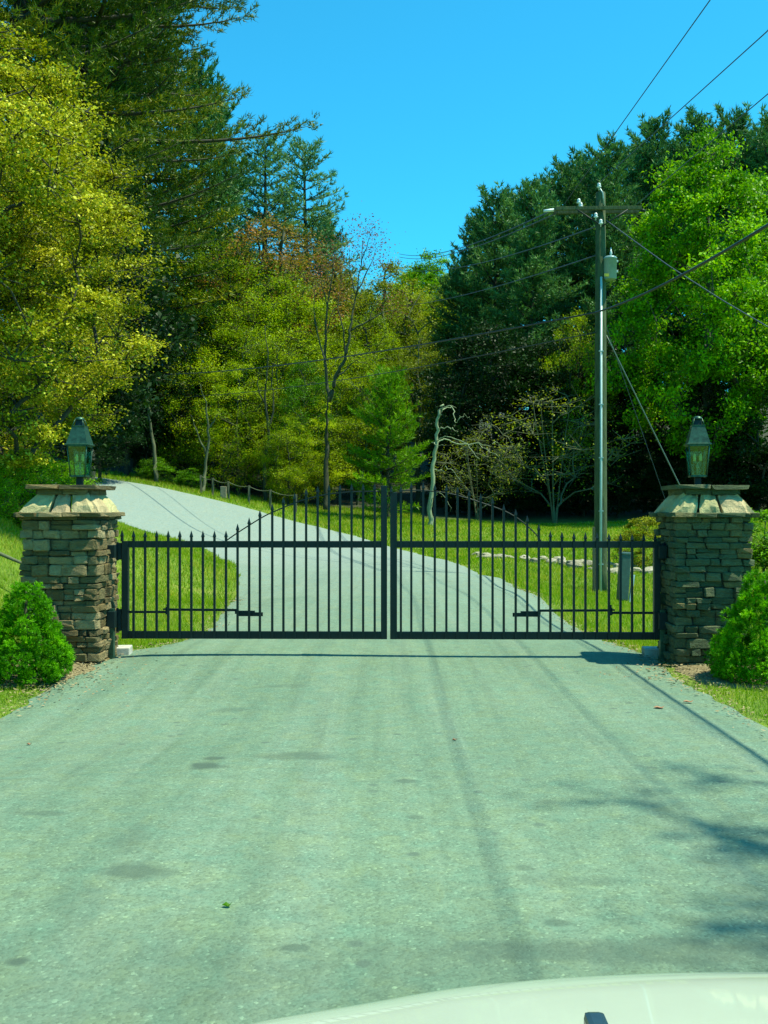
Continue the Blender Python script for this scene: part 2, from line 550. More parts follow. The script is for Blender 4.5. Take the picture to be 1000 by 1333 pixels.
# ------------------------------------------------------------------ terrain
CP = [(0, -12, 0), (-3, -12, 0), (3, -12, 0), (0, 0, 0), (-3, 0, 0), (3, 0, 0), (-3, 5, 0), (3, 5, 0), (0, 5, 0), (0, 10, 0), (-3, 9.5, 0), (3, 9.5, 0), (-3, 11.5, .0),
      (3, 11.5, -.02), (0, 15, 0), (-2.5, 16.7, 0), (2.7, 18, 0), (0, 20, 0), (0, 25, 0), (-3.2, 22.3, 0), (2.6, 23, 0), (2.2, 29, 0), (-4.2, 28.8, .03), (0, 31, 0),
      (1.1, 36.8, 0), (-.63, 42, .33), (-3.5, 46, .94), (-7.4, 49, 1.9), (-11.6, 51, 2.8), (-16, 53, 3.46), (-25, 56, 5), (-7.07, 36, .44), (-10.4, 40, 1.1), (-14, 44, 2.3),
      (-22, 48, 4), (-4.7, 14, .55), (-5.5, 14, 1.3), (-7, 14, 2.5), (-5.2, 20, .4), (-4.2, 17, .1), (-3.9, 11, .08), (-3.9, 8, .05), (-4, 5, .0), (-4.8, 9, .5), (-7, 8, 2), (-7, 3, 1.5),
      (-9, 20, 3.2), (-7, 20, 1.9), (-10, 27, 2.0), (-8.7, 32, 1.0), (-14, 35, 2.5), (-18, 38, 4), (3.9, 10, 0), (4.5, 9, 0), (4, 5, 0), (5, 14, -.25), (5.3, 25, -.48), (4.3, 22, -.33),
      (5.5, 20, -.42), (7, 14, -.4), (7, 25, -.4), (4, 33, 0), (7, 33, .0), (10, 33, .1), (15, 33, .2), (3, 42, .35), (10, 44, .7), (18, 45, 1.0), (2.5, 48, 1.0), (8, 50, .9), (18, 50, 1.2),
      (-4, 55, 1.7), (-10, 58, 2.9), (-16, 60, 4.3), (-25, 62, 6), (0, 70, 3), (10, 65, 3), (20, 65, 4), (-10, 75, 6), (-25, 80, 11), (0, 95, 7), (15, 90, 8), (30, 90, 11), (-15, 110, 13),
      (10, 120, 13), (40, 110, 15), (-40, 100, 18), (40, 50, 2), (60, 50, 3), (-40, 30, 10), (-40, 60, 12), (-20, 20, 7), (-20, 0, 5), (20, 0, 0), (20, -20, 0), (-20, -20, 4), (40, 0, 0),
      (15, 15, -.4), (20, 25, -.3), (35, 25, 0)]
CP = np.array(CP, dtype=float)
_n = len(CP)


def _phi(d2):
    return np.sqrt(d2 + 2.0 ** 2)


_D = ((CP[:, None, :2] - CP[None, :, :2]) ** 2).sum(-1)
_A = np.zeros((_n + 1, _n + 1))
_A[:_n, :_n] = _phi(_D) - 1e-2 * np.eye(_n)
_A[:_n, _n] = 1
_A[_n, :_n] = 1
_W = np.linalg.solve(_A, np.append(CP[:, 2], 0))


def hgt(x, y):
    x = np.atleast_1d(np.asarray(x, float))
    y = np.atleast_1d(np.asarray(y, float))
    out = np.empty(len(x))
    for i in range(0, len(x), 20000):
        d2 = (x[i:i + 20000, None] - CP[None, :, 0]) ** 2 + (y[i:i + 20000, None] - CP[None, :, 1]) ** 2
        out[i:i + 20000] = _phi(d2) @ _W[:_n] + _W[_n]
    r = np.hypot(x, y - 40)
    w = np.clip((r - 90) / 60, 0, 1)
    far = 10 + 6 * np.sin(x * 0.011 + 1.0) * np.cos(y * 0.009)
    far = np.where(y < 0, 2.0, far)
    return np.clip(out, -1.5, 22) * (1 - w) + far * w


def h1(x, y):
    return float(hgt(x, y)[0])


def grid_axis(a, b, step, far, grow=1.25):
    c = list(np.arange(a, b + 1e-6, step))
    s, v = step, b
    while v < far:
        s *= grow
        v += s
        c.append(v)
    s, v = step, a
    while v > -far:
        s *= grow
        v -= s
        c.insert(0, v)
    return np.array(c)


gx = grid_axis(-26, 26, 0.4, 2000)
gy = grid_axis(-4, 62, 0.4, 2000)
X, Y = np.meshgrid(gx, gy)
Z = hgt(X.ravel(), Y.ravel())
V = np.stack([X.ravel(), Y.ravel(), Z], 1)
nx, ny = len(gx), len(gy)
ii, jj = np.meshgrid(np.arange(nx - 1), np.arange(ny - 1))
i0 = (jj * nx + ii).ravel()
Fg = np.stack([i0, i0 + 1, i0 + nx + 1, i0 + nx], 1)
go = link('ground', mesh_arrays('ground', V, Fg, M['ground'], smooth=True))
tag(go, kind='structure')

LE = [(-3.0, -15), (-3.0, 3), (-2.95, 7.8), (-2.9, 9.2), (-2.85, 10.4), (-2.35, 11.9), (-2.4, 14), (-2.5, 16.7), (-2.85, 19.5), (-3.2, 22.3), (-3.7, 25.5), (-4.5, 29), (-5.6, 32.5),
      (-7.07, 36), (-8.7, 38), (-10.4, 40), (-14, 43), (-18, 45.5), (-23, 48)]
RE = [(2.65, -15), (2.65, 3), (2.66, 7), (2.66, 9.2), (2.75, 10.6), (2.6, 12.2), (2.6, 14.5), (2.75, 18.2), (2.7, 21), (2.6, 23.5), (2.4, 27), (2.0, 30), (1.1, 36.8), (-.63, 42),
      (-2, 44.2), (-3.5, 46), (-7.4, 49), (-13, 51.6), (-20, 54.5)]


def catmull(P, k):
    P = np.array(P, float)
    Q = np.vstack([2 * P[0] - P[1], P, 2 * P[-1] - P[-2]])
    out = []
    for i in range(1, len(Q) - 2):
        for t in np.linspace(0, 1, k, endpoint=False):
            a, b, c, d = Q[i - 1], Q[i], Q[i + 1], Q[i + 2]
            out.append(0.5 * (2 * b + (c - a) * t + (2 * a - 5 * b + 4 * c - d) * t * t + (3 * b - a - 3 * c + d) * t ** 3))
    out.append(P[-1])
    return np.array(out)


LC, RC = catmull(LE, 22), catmull(RE, 22)
_w = np.convolve(rng.normal(0, 0.045, len(LC) + 2), [0.25, 0.5, 0.25], 'valid')
LC[:, 0] += _w
_w = np.convolve(rng.normal(0, 0.045, len(RC) + 2), [0.25, 0.5, 0.25], 'valid')
RC[:, 0] += _w
nc = 15
tt = np.linspace(0, 1, nc)
P2 = LC[:, None, :] * (1 - tt[None, :, None]) + RC[:, None, :] * tt[None, :, None]
P2 = P2.reshape(-1, 2)
zz = hgt(P2[:, 0], P2[:, 1]) + 0.030
edge = np.tile(np.minimum(tt, 1 - tt) < 1e-6, len(LC))
zz[edge] -= 0.022
Vr = np.column_stack([P2, zz])
nr = len(LC)
ii, jj = np.meshgrid(np.arange(nc - 1), np.arange(nr - 1))
i0 = (jj * nc + ii).ravel()
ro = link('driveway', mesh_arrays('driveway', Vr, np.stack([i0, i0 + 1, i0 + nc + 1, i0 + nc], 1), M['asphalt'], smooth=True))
tag(ro, kind='structure')
POLY = np.vstack([LC, RC[::-1]])


def on_road(x, y, grow=0.0):
    inside = np.zeros(len(x), bool)
    cx = POLY
    n = len(cx)
    j = n - 1
    for i in range(n):
        xi, yi, xj, yj = cx[i, 0], cx[i, 1], cx[j, 0], cx[j, 1]
        cond = ((yi > y) != (yj > y))
        if yi != yj:
            xc = (xj - xi) * (y - yi) / (yj - yi) + xi
            inside ^= cond & (x < xc)
        j = i
    return inside


# ------------------------------------------------------------------ foliage builders
def rand_dirs(n, r=rng):
    v = r.normal(size=(n, 3))
    return v / np.linalg.norm(v, axis=1, keepdims=True)


def unit(v):
    return v / (np.linalg.norm(v, axis=1, keepdims=True) + 1e-9)


def leaf_mesh(name, P, size, mat, tint_, up=1.0, aspect=0.55, r=rng):
    n = len(P)
    nrm = unit(rand_dirs(n, r) + np.array([0, 0, up]))
    a = unit(np.cross(nrm, rand_dirs(n, r)))
    b = np.cross(nrm, a)
    s = (size * r.uniform(0.6, 1.25, n))[:, None]
    fold = nrm * s * 0.12
    V = np.stack([P - a * s * 0.5, P + b * s * aspect * 0.5 + fold, P + a * s * 0.5, P - b * s * aspect * 0.5 + fold], 1).reshape(-1, 3)
    return mesh_arrays(name, V, np.arange(4 * n).reshape(n, 4), mat, np.repeat(tint_, 4))


def needle_mesh(name, P, D, length, width, mat, tint_, r=rng):
    n = len(P)
    side = unit(np.cross(D, rand_dirs(n, r)))
    l = (length * r.uniform(0.7, 1.2, n))[:, None]
    V = np.stack([P - side * width * 0.5, P + side * width * 0.5, P + D * l], 1).reshape(-1, 3)
    return mesh_arrays(name, V, np.arange(3 * n).reshape(n, 3), mat, np.repeat(tint_, 3))


def wood_mesh(name, segs, mat, sides=5):
    """segs (n,8): p0 p1 r0 r1"""
    segs = np.array(segs, float)
    p0, p1, r0, r1 = segs[:, :3], segs[:, 3:6], segs[:, 6], segs[:, 7]
    d = unit(p1 - p0)
    ref = np.where(np.abs(d[:, 2:3]) < 0.9, np.array([[0, 0, 1.0]]), np.array([[1.0, 0, 0]]))
    a = unit(np.cross(d, ref))
    b = np.cross(d, a)
    ang = np.arange(sides) * 2 * math.pi / sides
    ca, sa = np.cos(ang)[None, :, None], np.sin(ang)[None, :, None]
    ring = a[:, None, :] * ca + b[:, None, :] * sa
    A = p0[:, None, :] + ring * r0[:, None, None]
    B = (p1 + d * r1[:, None] * 0.3)[:, None, :] + ring * r1[:, None, None]
    V = np.concatenate([A, B], 1).reshape(-1, 3)
    k = np.arange(sides)
    f = np.stack([k, (k + 1) % sides, (k + 1) % sides + sides, k + sides], 1)
    Fc = (f[None] + (np.arange(len(segs)) * 2 * sides)[:, None, None]).reshape(-1, 4)
    return mesh_arrays(name, V, Fc, mat, smooth=True)


def lumpy(theta, t, ph):
    return 1 + 0.20 * math.sin(3 * theta + ph) + 0.17 * math.sin(5 * theta - 7 * t + 2 * ph) + 0.12 * math.sin(11 * t + ph * 3 + 2 * theta)


def deciduous(name, seed, H, base, Rmax, nclump, per, leaf, lmat, wmat, clump=0.7, peak=0.45, forks=1, flat=0.6, shell=0.45, trunk_r=None, twig=True, taper_top=1.0, hue=0.5):
    r = np.random.default_rng(seed)
    ph = r.uniform(0, 6)
    nodes, parent, isclump = [], [], []
    trunks = []
    for f in range(forks):
        a0 = r.uniform(0, 6.28)
        lean = 0.0 if forks == 1 else 0.16
        prev = 0 if f else -1
        p = np.array([0., 0., 0.])
        n = max(6, int(H * 0.9 / 0.6))
        if f == 0:
            nodes.append(p.copy()); parent.append(-1)
        start = 0
        prev = 0
        for k in range(1, n + 1):
            z = H * 0.88 * k / n
            w = np.array([math.cos(a0), math.sin(a0)]) * lean * z + r.normal(0, 0.012 * H / 10 * math.sqrt(k), 2)
            p = np.array([w[0] + math.sin(z * 0.6 + ph + f) * 0.02 * z, w[1] + math.cos(z * 0.5 + ph) * 0.02 * z, z])
            nodes.append(p); parent.append(prev); prev = len(nodes) - 1
    C = []
    while len(C) < nclump:
        t = r.uniform(0, 1)
        prof = (math.sin(math.pi * min(1, t) ** (math.log(0.5) / math.log(peak))) ** 0.62) if 0 < t < 1 else 0
        prof = prof * (1 - 0.25 * (t > 0.9) * taper_top)
        if r.uniform() > prof ** 1.3 + 0.05:
            continue
        th = r.uniform(0, 2 * math.pi)
        rad = Rmax * prof * lumpy(th, t, ph) * (shell + (1 - shell) * math.sqrt(r.uniform()))
        C.append((rad * math.cos(th), rad * math.sin(th), base + (H - base) * t))
    C = np.array(C)
    order = np.argsort(np.hypot(C[:, 0], C[:, 1]) + 0.15 * C[:, 2])
    for ci in order:
        c = C[ci]
        NP = np.array(nodes)
        hd = np.hypot(NP[:, 0] - c[0], NP[:, 1] - c[1])
        cost = np.linalg.norm(NP - c, axis=1) + 1.4 * np.maximum(0, NP[:, 2] - (c[2] - 0.35 * hd))
        cost[:2] += 50
        j = int(np.argmin(cost))
        a = NP[j]
        L = np.linalg.norm(c - a)
        m = max(2, int(L / 0.5))
        prev = j
        sag = r.normal(0, 0.06, 3) * L
        for k in range(1, m + 1):
            t = k / m
            q = a * (1 - t) + c * t + sag * math.sin(math.pi * t) + np.array([0, 0, 0.10 * L * math.sin(math.pi * t)])
            nodes.append(q); parent.append(prev); prev = len(nodes) - 1
    NP = np.array(nodes)
    load = np.zeros(len(nodes))
    kids = np.bincount([p for p in parent if p >= 0], minlength=len(nodes))
    for i in range(len(nodes) - 1, 0, -1):
        if kids[i] == 0:
            load[i] += 1
        load[parent[i]] += load[i]
    tr = trunk_r or H * 0.016
    rad = tr * (load / load[0]) ** 0.45
    rad = np.maximum(rad, 0.007)
    segs = []
    for i in range(1, len(nodes)):
        pj = parent[i]
        r0 = min(rad[pj], rad[i] * 1.35) if pj != 0 else tr * 1.25
        segs.append((*NP[pj], *NP[i], r0, rad[i]))
    # leaves
    pts, tn = [], []
    for c in C:
        n = int(per * r.uniform(0.5, 1.4))
        cr = clump * r.uniform(0.6, 1.35)
        k = 7
        dirs = rand_dirs(k, r)
        dirs[:, 2] = dirs[:, 2] * 0.5 + 0.12
        ends = c + dirs * cr
        if twig:
            for e in ends:
                segs.append((*c, *e, 0.012, 0.004))
        w = r.integers(0, k, n)
        s = r.uniform(0.15, 1.1, n)[:, None]
        q = c + dirs[w] * cr * s + r.normal(0, 1, (n, 3)) * np.array([1, 1, flat]) * cr * 0.27
        pts.append(q)
        base_t = r.uniform(0.15, 0.85)
        tn.append(np.clip(base_t * 0.6 + hue * 0.4 + r.normal(0, 0.17, n), 0, 1))
    P = np.vstack(pts)
    T = np.concatenate(tn)
    lm = leaf_mesh(name + '_leaves', P, leaf, lmat, T, r=r)
    wm = wood_mesh(name + '_wood', segs, wmat)
    return lm, wm


def conifer(name, seed, H, base, Rmax, nmat, wmat, step=0.62, limbs=5, dens=1.0, needle=0.26, width=0.055, pointed=0.5, droop=0.0, tuft=7, trunk_r=None, gap=0.25, stat=0.42):
    r = np.random.default_rng(seed)
    ph = r.uniform(0, 6)
    segs = []
    n = 14
    tp = [np.array([0.02 * H * 0.1 * math.sin(k * 0.7 + ph), 0.02 * H * 0.1 * math.cos(k * 0.9 + ph), H * k / n]) for k in range(n + 1)]
    tr = trunk_r or H * 0.014
    for k in range(n):
        segs.append((*tp[k], *tp[k + 1], tr * (1 - k / n) ** 0.8 + 0.01, tr * (1 - (k + 1) / n) ** 0.8 + 0.01))
    P, D, T = [], [], []
    z = base
    while z < H - 0.15:
        t = (z - base) / (H - base)
        prof = (1 - t) ** pointed * min(1, 0.45 + t * 3.0)
        nl = limbs if t < 0.85 else max(3, limbs - 1)
        a0 = r.uniform(0, 6.28)
        k = min(n - 1, int(z / H * n))
        f = z / H * n - k
        ctr = tp[k] * (1 - f) + tp[k + 1] * f
        for q in range(nl):
            if r.uniform() < gap * (1 - t * 0.7):
                continue
            th = a0 + 2 * math.pi * q / nl + r.normal(0, 0.25)
            L = Rmax * prof * min(1.12, lumpy(th, t * 2, ph)) * r.uniform(0.6, 1.1) + 0.25
            el = R(6 + 44 * t ** 2.2) - droop + r.normal(0, 0.10)
            m = max(3, int(L / 0.6))
            pts = [ctr]
            for s in range(1, m + 1):
                u = s / m
                e = el + (0.35 * u * u - 0.12) * (1 - droop * 2)
                pts.append(pts[-1] + np.array([math.cos(th) * math.cos(e), math.sin(th) * math.cos(e), math.sin(e)]) * (L / m))
            r0 = 0.016 * L + 0.010
            for s in range(m):
                segs.append((*pts[s], *pts[s + 1], r0 * (1 - s / m) + 0.006, r0 * (1 - (s + 1) / m) + 0.006))
            ns = max(2, int(L * 0.85 / stat))
            hue = r.uniform(0.1, 0.8)
            for si in range(ns + 1):
                u = 0.18 + 0.82 * si / ns
                fs = u * m
                s = min(m - 1, int(fs))
                c = pts[s] * (1 - (fs - s)) + pts[s + 1] * (fs - s)
                d0 = pts[s + 1] - pts[s]
                d0 = d0 / np.linalg.norm(d0)
                for sd in (-1, 1):
                    tl = min(1.3, (0.25 + 0.33 * L * (1 - u) + 0.2) * r.uniform(0.6, 1.2))
                    ang = r.uniform(0.6, 1.05) * sd
                    dd = np.array([d0[0] * math.cos(ang) - d0[1] * math.sin(ang), d0[0] * math.sin(ang) + d0[1] * math.cos(ang), d0[2] + r.uniform(-0.05, 0.28)])
                    dd /= np.linalg.norm(dd)
                    if si % 2 == 0:
                        segs.append((*c, *(c + dd * tl), 0.010, 0.004))
                    nt_ = max(1, int(tl / 0.24 * dens + 0.5))
                    for w in range(nt_):
                        pp = c + dd * tl * (w + r.uniform(0.3, 1.1)) / nt_
                        kk = tuft
                        dirs = dd * 0.7 + r.normal(0, 0.55, (kk, 3)) + np.array([0, 0, 0.28])
                        P.append(np.repeat(pp[None], kk, 0) + r.normal(0, 0.04, (kk, 3)))
                        D.append(dirs)
                        T.append(np.clip(hue * 0.6 + 0.2 + r.normal(0, 0.16, kk), 0, 1))
        z += step * r.uniform(0.7, 1.3) * (1.0 - 0.45 * t)
    P = np.vstack(P); D = unit(np.vstack(D)); T = np.concatenate(T)
    return needle_mesh(name + '_needles', P, D, needle, width, nmat, T, r), wood_mesh(name + '_wood', segs, wmat, 5)


def tree_proto(name, lm, wm, label, cat, loc, rz=0.0, group=None, scale=1.0):
    t = thing(name, label, cat, loc, rz, group)
    t.scale = (scale,) * 3
    link('crown', lm, t)
    link('trunk', wm, t)
    return t


NTREES = [0]
PROTO = {}


def plant(kind, pxx, d, top=None, label='', group=None, sc=None, sink=0.15, xs=1.0, rz=None, cat='tree'):
    """stand a tree of a kind on the ground where the line of sight through column pxx meets depth d;
    top = photo row its tip reaches"""
    name, lm, wm, H = PROTO[kind]
    x = px(pxx, d)
    z = h1(x, d) - sink
    s = sc if sc else (pz(top, d) - z) / H
    t = thing(name, label, cat, (x, d, z), rz if rz is not None else random.uniform(0, 6.28), group)
    t.scale = (s * xs, s * xs, s)
    link('crown', lm, t)
    link('trunk', wm, t)
    NTREES[0] += 1
    return t


def reg(kind, name, lw, H):
    PROTO[kind] = (name, lw[0], lw[1], H)


# kinds: pines
reg('pine_a', 'pine_tree', conifer('pine_a', 11, 30, 7, 5.6, M['n_dark'], M['bark_pine'], step=0.95, limbs=6, dens=1.0, needle=0.46, width=0.11, pointed=0.40, tuft=6, stat=0.55, gap=0.32), 30)
reg('pine_b', 'pine_tree', conifer('pine_b', 12, 24, 6, 4.4, M['n_dark'], M['bark_pine'], step=0.82, limbs=6, dens=1.1, needle=0.42, width=0.10, pointed=0.38, tuft=6, stat=0.5, gap=0.32), 24)
reg('pine_c', 'pine_tree', conifer('pine_c', 13, 26, 9, 4.3, M['n_blue'], M['bark_pine'], step=1.15, limbs=5, dens=0.9, needle=0.42, width=0.08, pointed=0.36, tuft=6, stat=0.5, gap=0.3), 26)
reg('pine_giant', 'pine_tree', conifer('pine_giant', 14, 36, 7, 7.0, M['n_olive'], M['bark_pine'], step=0.85, limbs=6, dens=0.9, needle=0.42, width=0.095, pointed=0.4, tuft=6, stat=0.55, gap=0.22), 36)
reg('pine_big', 'pine_tree', conifer('pine_big', 16, 23, 7.5, 6.3, M['n_olive'], M['bark_pine'], step=0.72, limbs=6, dens=1.5, needle=0.17, width=0.030, pointed=0.28, tuft=16, stat=0.42, gap=0.34), 23)
reg('pine_young', 'young_pine', conifer('pine_young', 15, 7.5, 0.6, 2.6, M['n_bright'], M['bark'], step=0.42, limbs=5, dens=1.2, needle=0.26, width=0.05, pointed=0.52, tuft=7, stat=0.32, gap=0.28), 7.5)
# broadleaved
reg('olive_a', 'leafy_tree', deciduous('olive_a', 21, 14, 2.5, 3.6, 210, 230, 0.125, M['l_olive'], M['bark'], clump=0.95, shell=0.4, flat=0.8), 14)
reg('olive_b', 'leafy_tree', deciduous('olive_b', 22, 10, 0.8, 3.2, 170, 220, 0.12, M['l_lime'], M['bark'], clump=0.80, shell=0.45, flat=0.8), 10)
reg('lime_c', 'leafy_tree', deciduous('lime_c', 32, 12, 3.0, 2.6, 130, 150, 0.12, M['l_lime'], M['bark_pale'], clump=0.85, shell=0.45, flat=0.8, peak=0.55, forks=2, trunk_r=0.12), 12)
reg('green_a', 'leafy_tree', deciduous('green_a', 23, 12, 1.5, 3.4, 190, 210, 0.13, M['l_green'], M['bark'], clump=0.9, shell=0.4, flat=0.8), 12)
reg('maple', 'maple_tree', deciduous('maple', 24, 16, 2.5, 4.2, 330, 260, 0.19, M['l_bright'], M['bark'], clump=0.85, peak=0.42, shell=0.5), 16)
reg('tan_a', 'leafy_tree', deciduous('tan_a', 25, 14, 3.5, 3.4, 170, 150, 0.15, M['l_tan'], M['bark_pale'], clump=0.85), 14)
reg('red_a', 'maple_tree', deciduous('red_a', 26, 15, 5.0, 3.2, 150, 120, 0.14, M['l_red'], M['bark'], clump=0.9, forks=2), 15)
reg('dark_a', 'leafy_tree', deciduous('dark_a', 28, 10, 1.0, 3.3, 150, 200, 0.18, M['l_dark'], M['bark_pine'], clump=0.85), 10)
reg('shrub_a', 'shrub', deciduous('shrub_a', 29, 3.2, 0.15, 1.7, 70, 170, 0.11, M['l_green'], M['bark'], clump=0.45, trunk_r=0.04), 3.2)
reg('shrub_y', 'shrub', deciduous('shrub_y', 30, 3.6, 0.15, 1.8, 75, 180, 0.11, M['l_yellow'], M['bark'], clump=0.45, trunk_r=0.04), 3.6)
reg('twiggy', 'arching_shrub', deciduous('twiggy', 31, 4.6, 0.8, 2.2, 60, 40, 0.09, M['l_tan'], M['bark_pale'], clump=0.8, forks=4, trunk_r=0.06), 4.6)

# ---- the wood on the left, uphill
plant('pine_giant', 178, 60, -60, 'giant dark pine standing behind the head of the uphill drive', rz=0.6, xs=1.15)
plant('pine_big', 106, 31, -330, 'big olive-dark pine behind the yellow-green tree, its limbs reaching highest against the sky', rz=2.75, xs=1.16)
plant('pine_big', 25, 27.5, -420, 'big olive-green pine filling the top left corner above the yellow-green tree', rz=1.2)
plant('pine_a', 90, 66, -150, 'dark pine deep behind the yellow-green tree at the left edge', rz=2.0)
plant('pine_b', 262, 70, 95, 'olive dark pine just right of the giant pine, half hidden by its limbs', rz=1.0)
plant('pine_c', 345, 78, 182, 'bluish pine with open crown, left one of the pair against the sky', xs=1.35)
plant('pine_c', 398, 82, 188, 'bluish pine with thin crown, right one of the pair against the sky', rz=4.0, xs=1.3)
plant('pine_c', 300, 84, 200, 'bluish pine showing between the giant pine and the open-crowned pair', rz=5.0)
plant('pine_a', 425, 92, 290, 'far pine rising behind the reddish maples')
plant('green_a', 215, 64, 400, 'green tree under the giant pine at the top of the drive')
plant('olive_a', 285, 62, 300, 'olive leafy tree between the giant pine and the reddish maple')
plant('olive_b', 245, 58, 440, 'yellow-green tree standing at the roadside beneath the giant pine')
plant('olive_a', 325, 60, 385, 'olive leafy tree in front of the bluish pines')
plant('olive_a', 372, 61, 350, 'green-olive tree in front of the rusty maple crowns', rz=1)
plant('olive_a', 475, 64, 400, 'olive tree behind the right stem of the forked bare tree', rz=2.2)
plant('red_a', 352, 64, 268, 'maple with rusty red young leaves below the bluish pines')
plant('red_a', 400, 70, 300, 'maple with pinkish young leaves behind the forked bare tree', rz=3)
plant('tan_a', 505, 68, 345, 'tan and olive tree beside the bare forked tree')
plant('tan_a', 455, 70, 365, 'hazy tan tree directly behind the bare forked tree', rz=1.5)
plant('olive_a', 565, 74, 372, 'yellow-olive tree at the left foot of the dark pine wood', rz=2)
plant('maple', 560, 95, 332, 'far bright green tree showing in the gap of the skyline')
plant('olive_a', 385, 62, 430, 'olive leafy tree left of the bare forked tree')
plant('olive_b', 310, 56, 470, 'pale yellow-green tree leaning over the wire fence')
plant('lime_c', 345, 58, 430, 'lime green tree with pale stems before the rusty maple', rz=2)
plant('green_a', 395, 57, 470, 'fresh green tree left of the forked bare stems', rz=1, xs=0.8)
plant('lime_c', 465, 59, 455, 'lime tree with pale stems right of the forked bare stems', rz=4)
plant('lime_c', 215, 59, 475, 'lime tree leaning out over the head of the drive', rz=5)
plant('pine_young', 255, 60, 455, 'small green pine among the leafy trees at the head of the drive', xs=1.1)
plant('olive_b', 375, 54, 540, 'low bright yellow-green tree beside the bend of the drive')
plant('green_a', 430, 60, 500, 'green tree behind the young pine and the forked tree')
plant('olive_b', 415, 57, 520, 'yellow-green tree between the bend and the young pine')
plant('pine_young', 505, 50, 492, 'young bright green pine standing at the edge of the lawn')
plant('tan_a', 545, 62, 440, 'tan tree between the young pine and the dead tree')
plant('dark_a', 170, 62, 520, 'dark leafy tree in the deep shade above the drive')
plant('dark_a', 165, 56, 340, 'tall near-black tree added to deepen the shaded hollow right of the yellow-green tree', xs=0.75)  # this and the next: near-black trees added to darken the shaded hollow
plant('dark_a', 190, 57.5, 430, 'near-black tree added to deepen the shade at the very head of the drive', xs=0.9)
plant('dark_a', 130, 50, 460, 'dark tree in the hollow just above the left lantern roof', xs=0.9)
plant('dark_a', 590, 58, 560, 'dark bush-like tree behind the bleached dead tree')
KIND_WORD = {'olive_a': 'olive', 'olive_b': 'yellow-green', 'green_a': 'mid green', 'tan_a': 'hazy tan', 'dark_a': 'dark'}
for (a, d, tp, k, wh) in [(200, 80, 350, 'olive_a', 'between the giant pine and its right neighbour'), (250, 85, 300, 'green_a', 'far behind the pine right of the giant one'),
                          (330, 88, 330, 'olive_a', 'under the left bluish pine of the pair'), (390, 90, 350, 'tan_a', 'under the right bluish pine of the pair'),
                          (440, 84, 400, 'olive_a', 'behind the left stem of the forked bare tree'), (480, 82, 380, 'tan_a', 'behind the right stem of the forked bare tree'),
                          (520, 86, 370, 'olive_a', 'above the young bright pine'), (600, 84, 350, 'olive_a', 'at the left foot of the lowest dark pine'),
                          (500, 75, 440, 'olive_a', 'directly behind the young bright pine'), (350, 72, 470, 'green_a', 'low between the rusty maple and the drive'),
                          (275, 70, 430, 'green_a', 'above the wire fence'), (540, 100, 350, 'green_a', 'on the skyline left of the far bright green tree'),
                          (465, 63, 520, 'olive_b', 'low beside the foot of the forked bare tree'), (140, 75, 300, 'green_a', 'left of the giant pine trunk'),
                          (60, 70, 250, 'green_a', 'far behind the yellow-green tree at the left edge'), (150, 70, 450, 'dark_a', 'in the black hollow right of the left lantern'),
                          (110, 66, 500, 'dark_a', 'directly above the left lantern')]:
    plant(k, a, d, tp, KIND_WORD[k] + ' background tree ' + wh, 'background trees of the left wood')

# ---- dark pine wood on the right
for (a, d, tp, k, lb) in [(600, 66, 345, 'pine_b', 'dark pine at the left end of the pine wood, lowest of its row'),
                          (645, 64, 256, 'pine_b', 'dark pine with pointed top, second from the left in the pine wood'),
                          (692, 60, 246, 'pine_a', 'dark pine left of the utility pole with a broad rounded top'),
                          (742, 66, 218, 'pine_b', 'dark pine rising behind the left arm of the utility pole'),
                          (792, 62, 194, 'pine_a', 'tall dark pine directly behind the top of the utility pole'),
                          (850, 66, 168, 'pine_b', 'dark pine left of the bright maple crown'),
                          (905, 64, 160, 'pine_a', 'dark pine topping the skyline above the bright maple'),
                          (955, 62, 158, 'pine_b', 'dark pine on the skyline near the right edge'),
                          (1005, 60, 162, 'pine_a', 'dark pine cut off by the right edge of the photo')]:
    plant(k, a, d, tp, lb)
for (a, d, tp, k, wh) in [(620, 76, 290, 'pine_b', 'between the first and second pine of the front row'), (668, 78, 262, 'pine_b', 'between the second and third pine of the front row'),
                          (715, 80, 238, 'pine_a', 'left of the tip of the left crossarm'), (765, 78, 214, 'pine_b', 'left of the utility pole top'),
                          (820, 80, 198, 'pine_a', 'right of the utility pole top'), (880, 80, 188, 'pine_b', 'above the left shoulder of the bright maple'),
                          (930, 78, 180, 'pine_a', 'above the right shoulder of the bright maple'), (985, 76, 180, 'pine_b', 'on the skyline at the right edge'),
                          (640, 56, 420, 'dark_a', 'low behind the dead tree branches'), (700, 57, 440, 'dark_a', 'low behind the arching pale shrub'),
                          (760, 56, 430, 'dark_a', 'low behind the utility pole'), (820, 56, 460, 'dark_a', 'low behind the guy wire'),
                          (1060, 60, 160, 'pine_a', 'beyond the right edge'), (590, 74, 380, 'pine_b', 'at the left end of the wood, above the dead tree')]:
    plant(k, a, d, tp, 'shaded ' + ('pine ' if 'pine' in k else 'leafy tree ') + wh, 'background trees of the right wood')
plant('maple', 922, 50, 178, 'big bright green maple in full leaf behind the right lantern', rz=0.5, xs=0.80)
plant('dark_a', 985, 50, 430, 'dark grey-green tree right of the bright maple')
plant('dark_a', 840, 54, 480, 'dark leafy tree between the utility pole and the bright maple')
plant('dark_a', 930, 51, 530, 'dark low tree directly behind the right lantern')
plant('twiggy', 722, 50, 505, 'arching pale shrub with sparse yellowish leaves before the dark pines')
plant('twiggy', 622, 51, 560, 'arching twiggy shrub behind the tips of the dead tree', rz=2)
plant('olive_b', 752, 54, 405, 'small tree with orange-yellow young leaves left of the utility pole', xs=0.55)
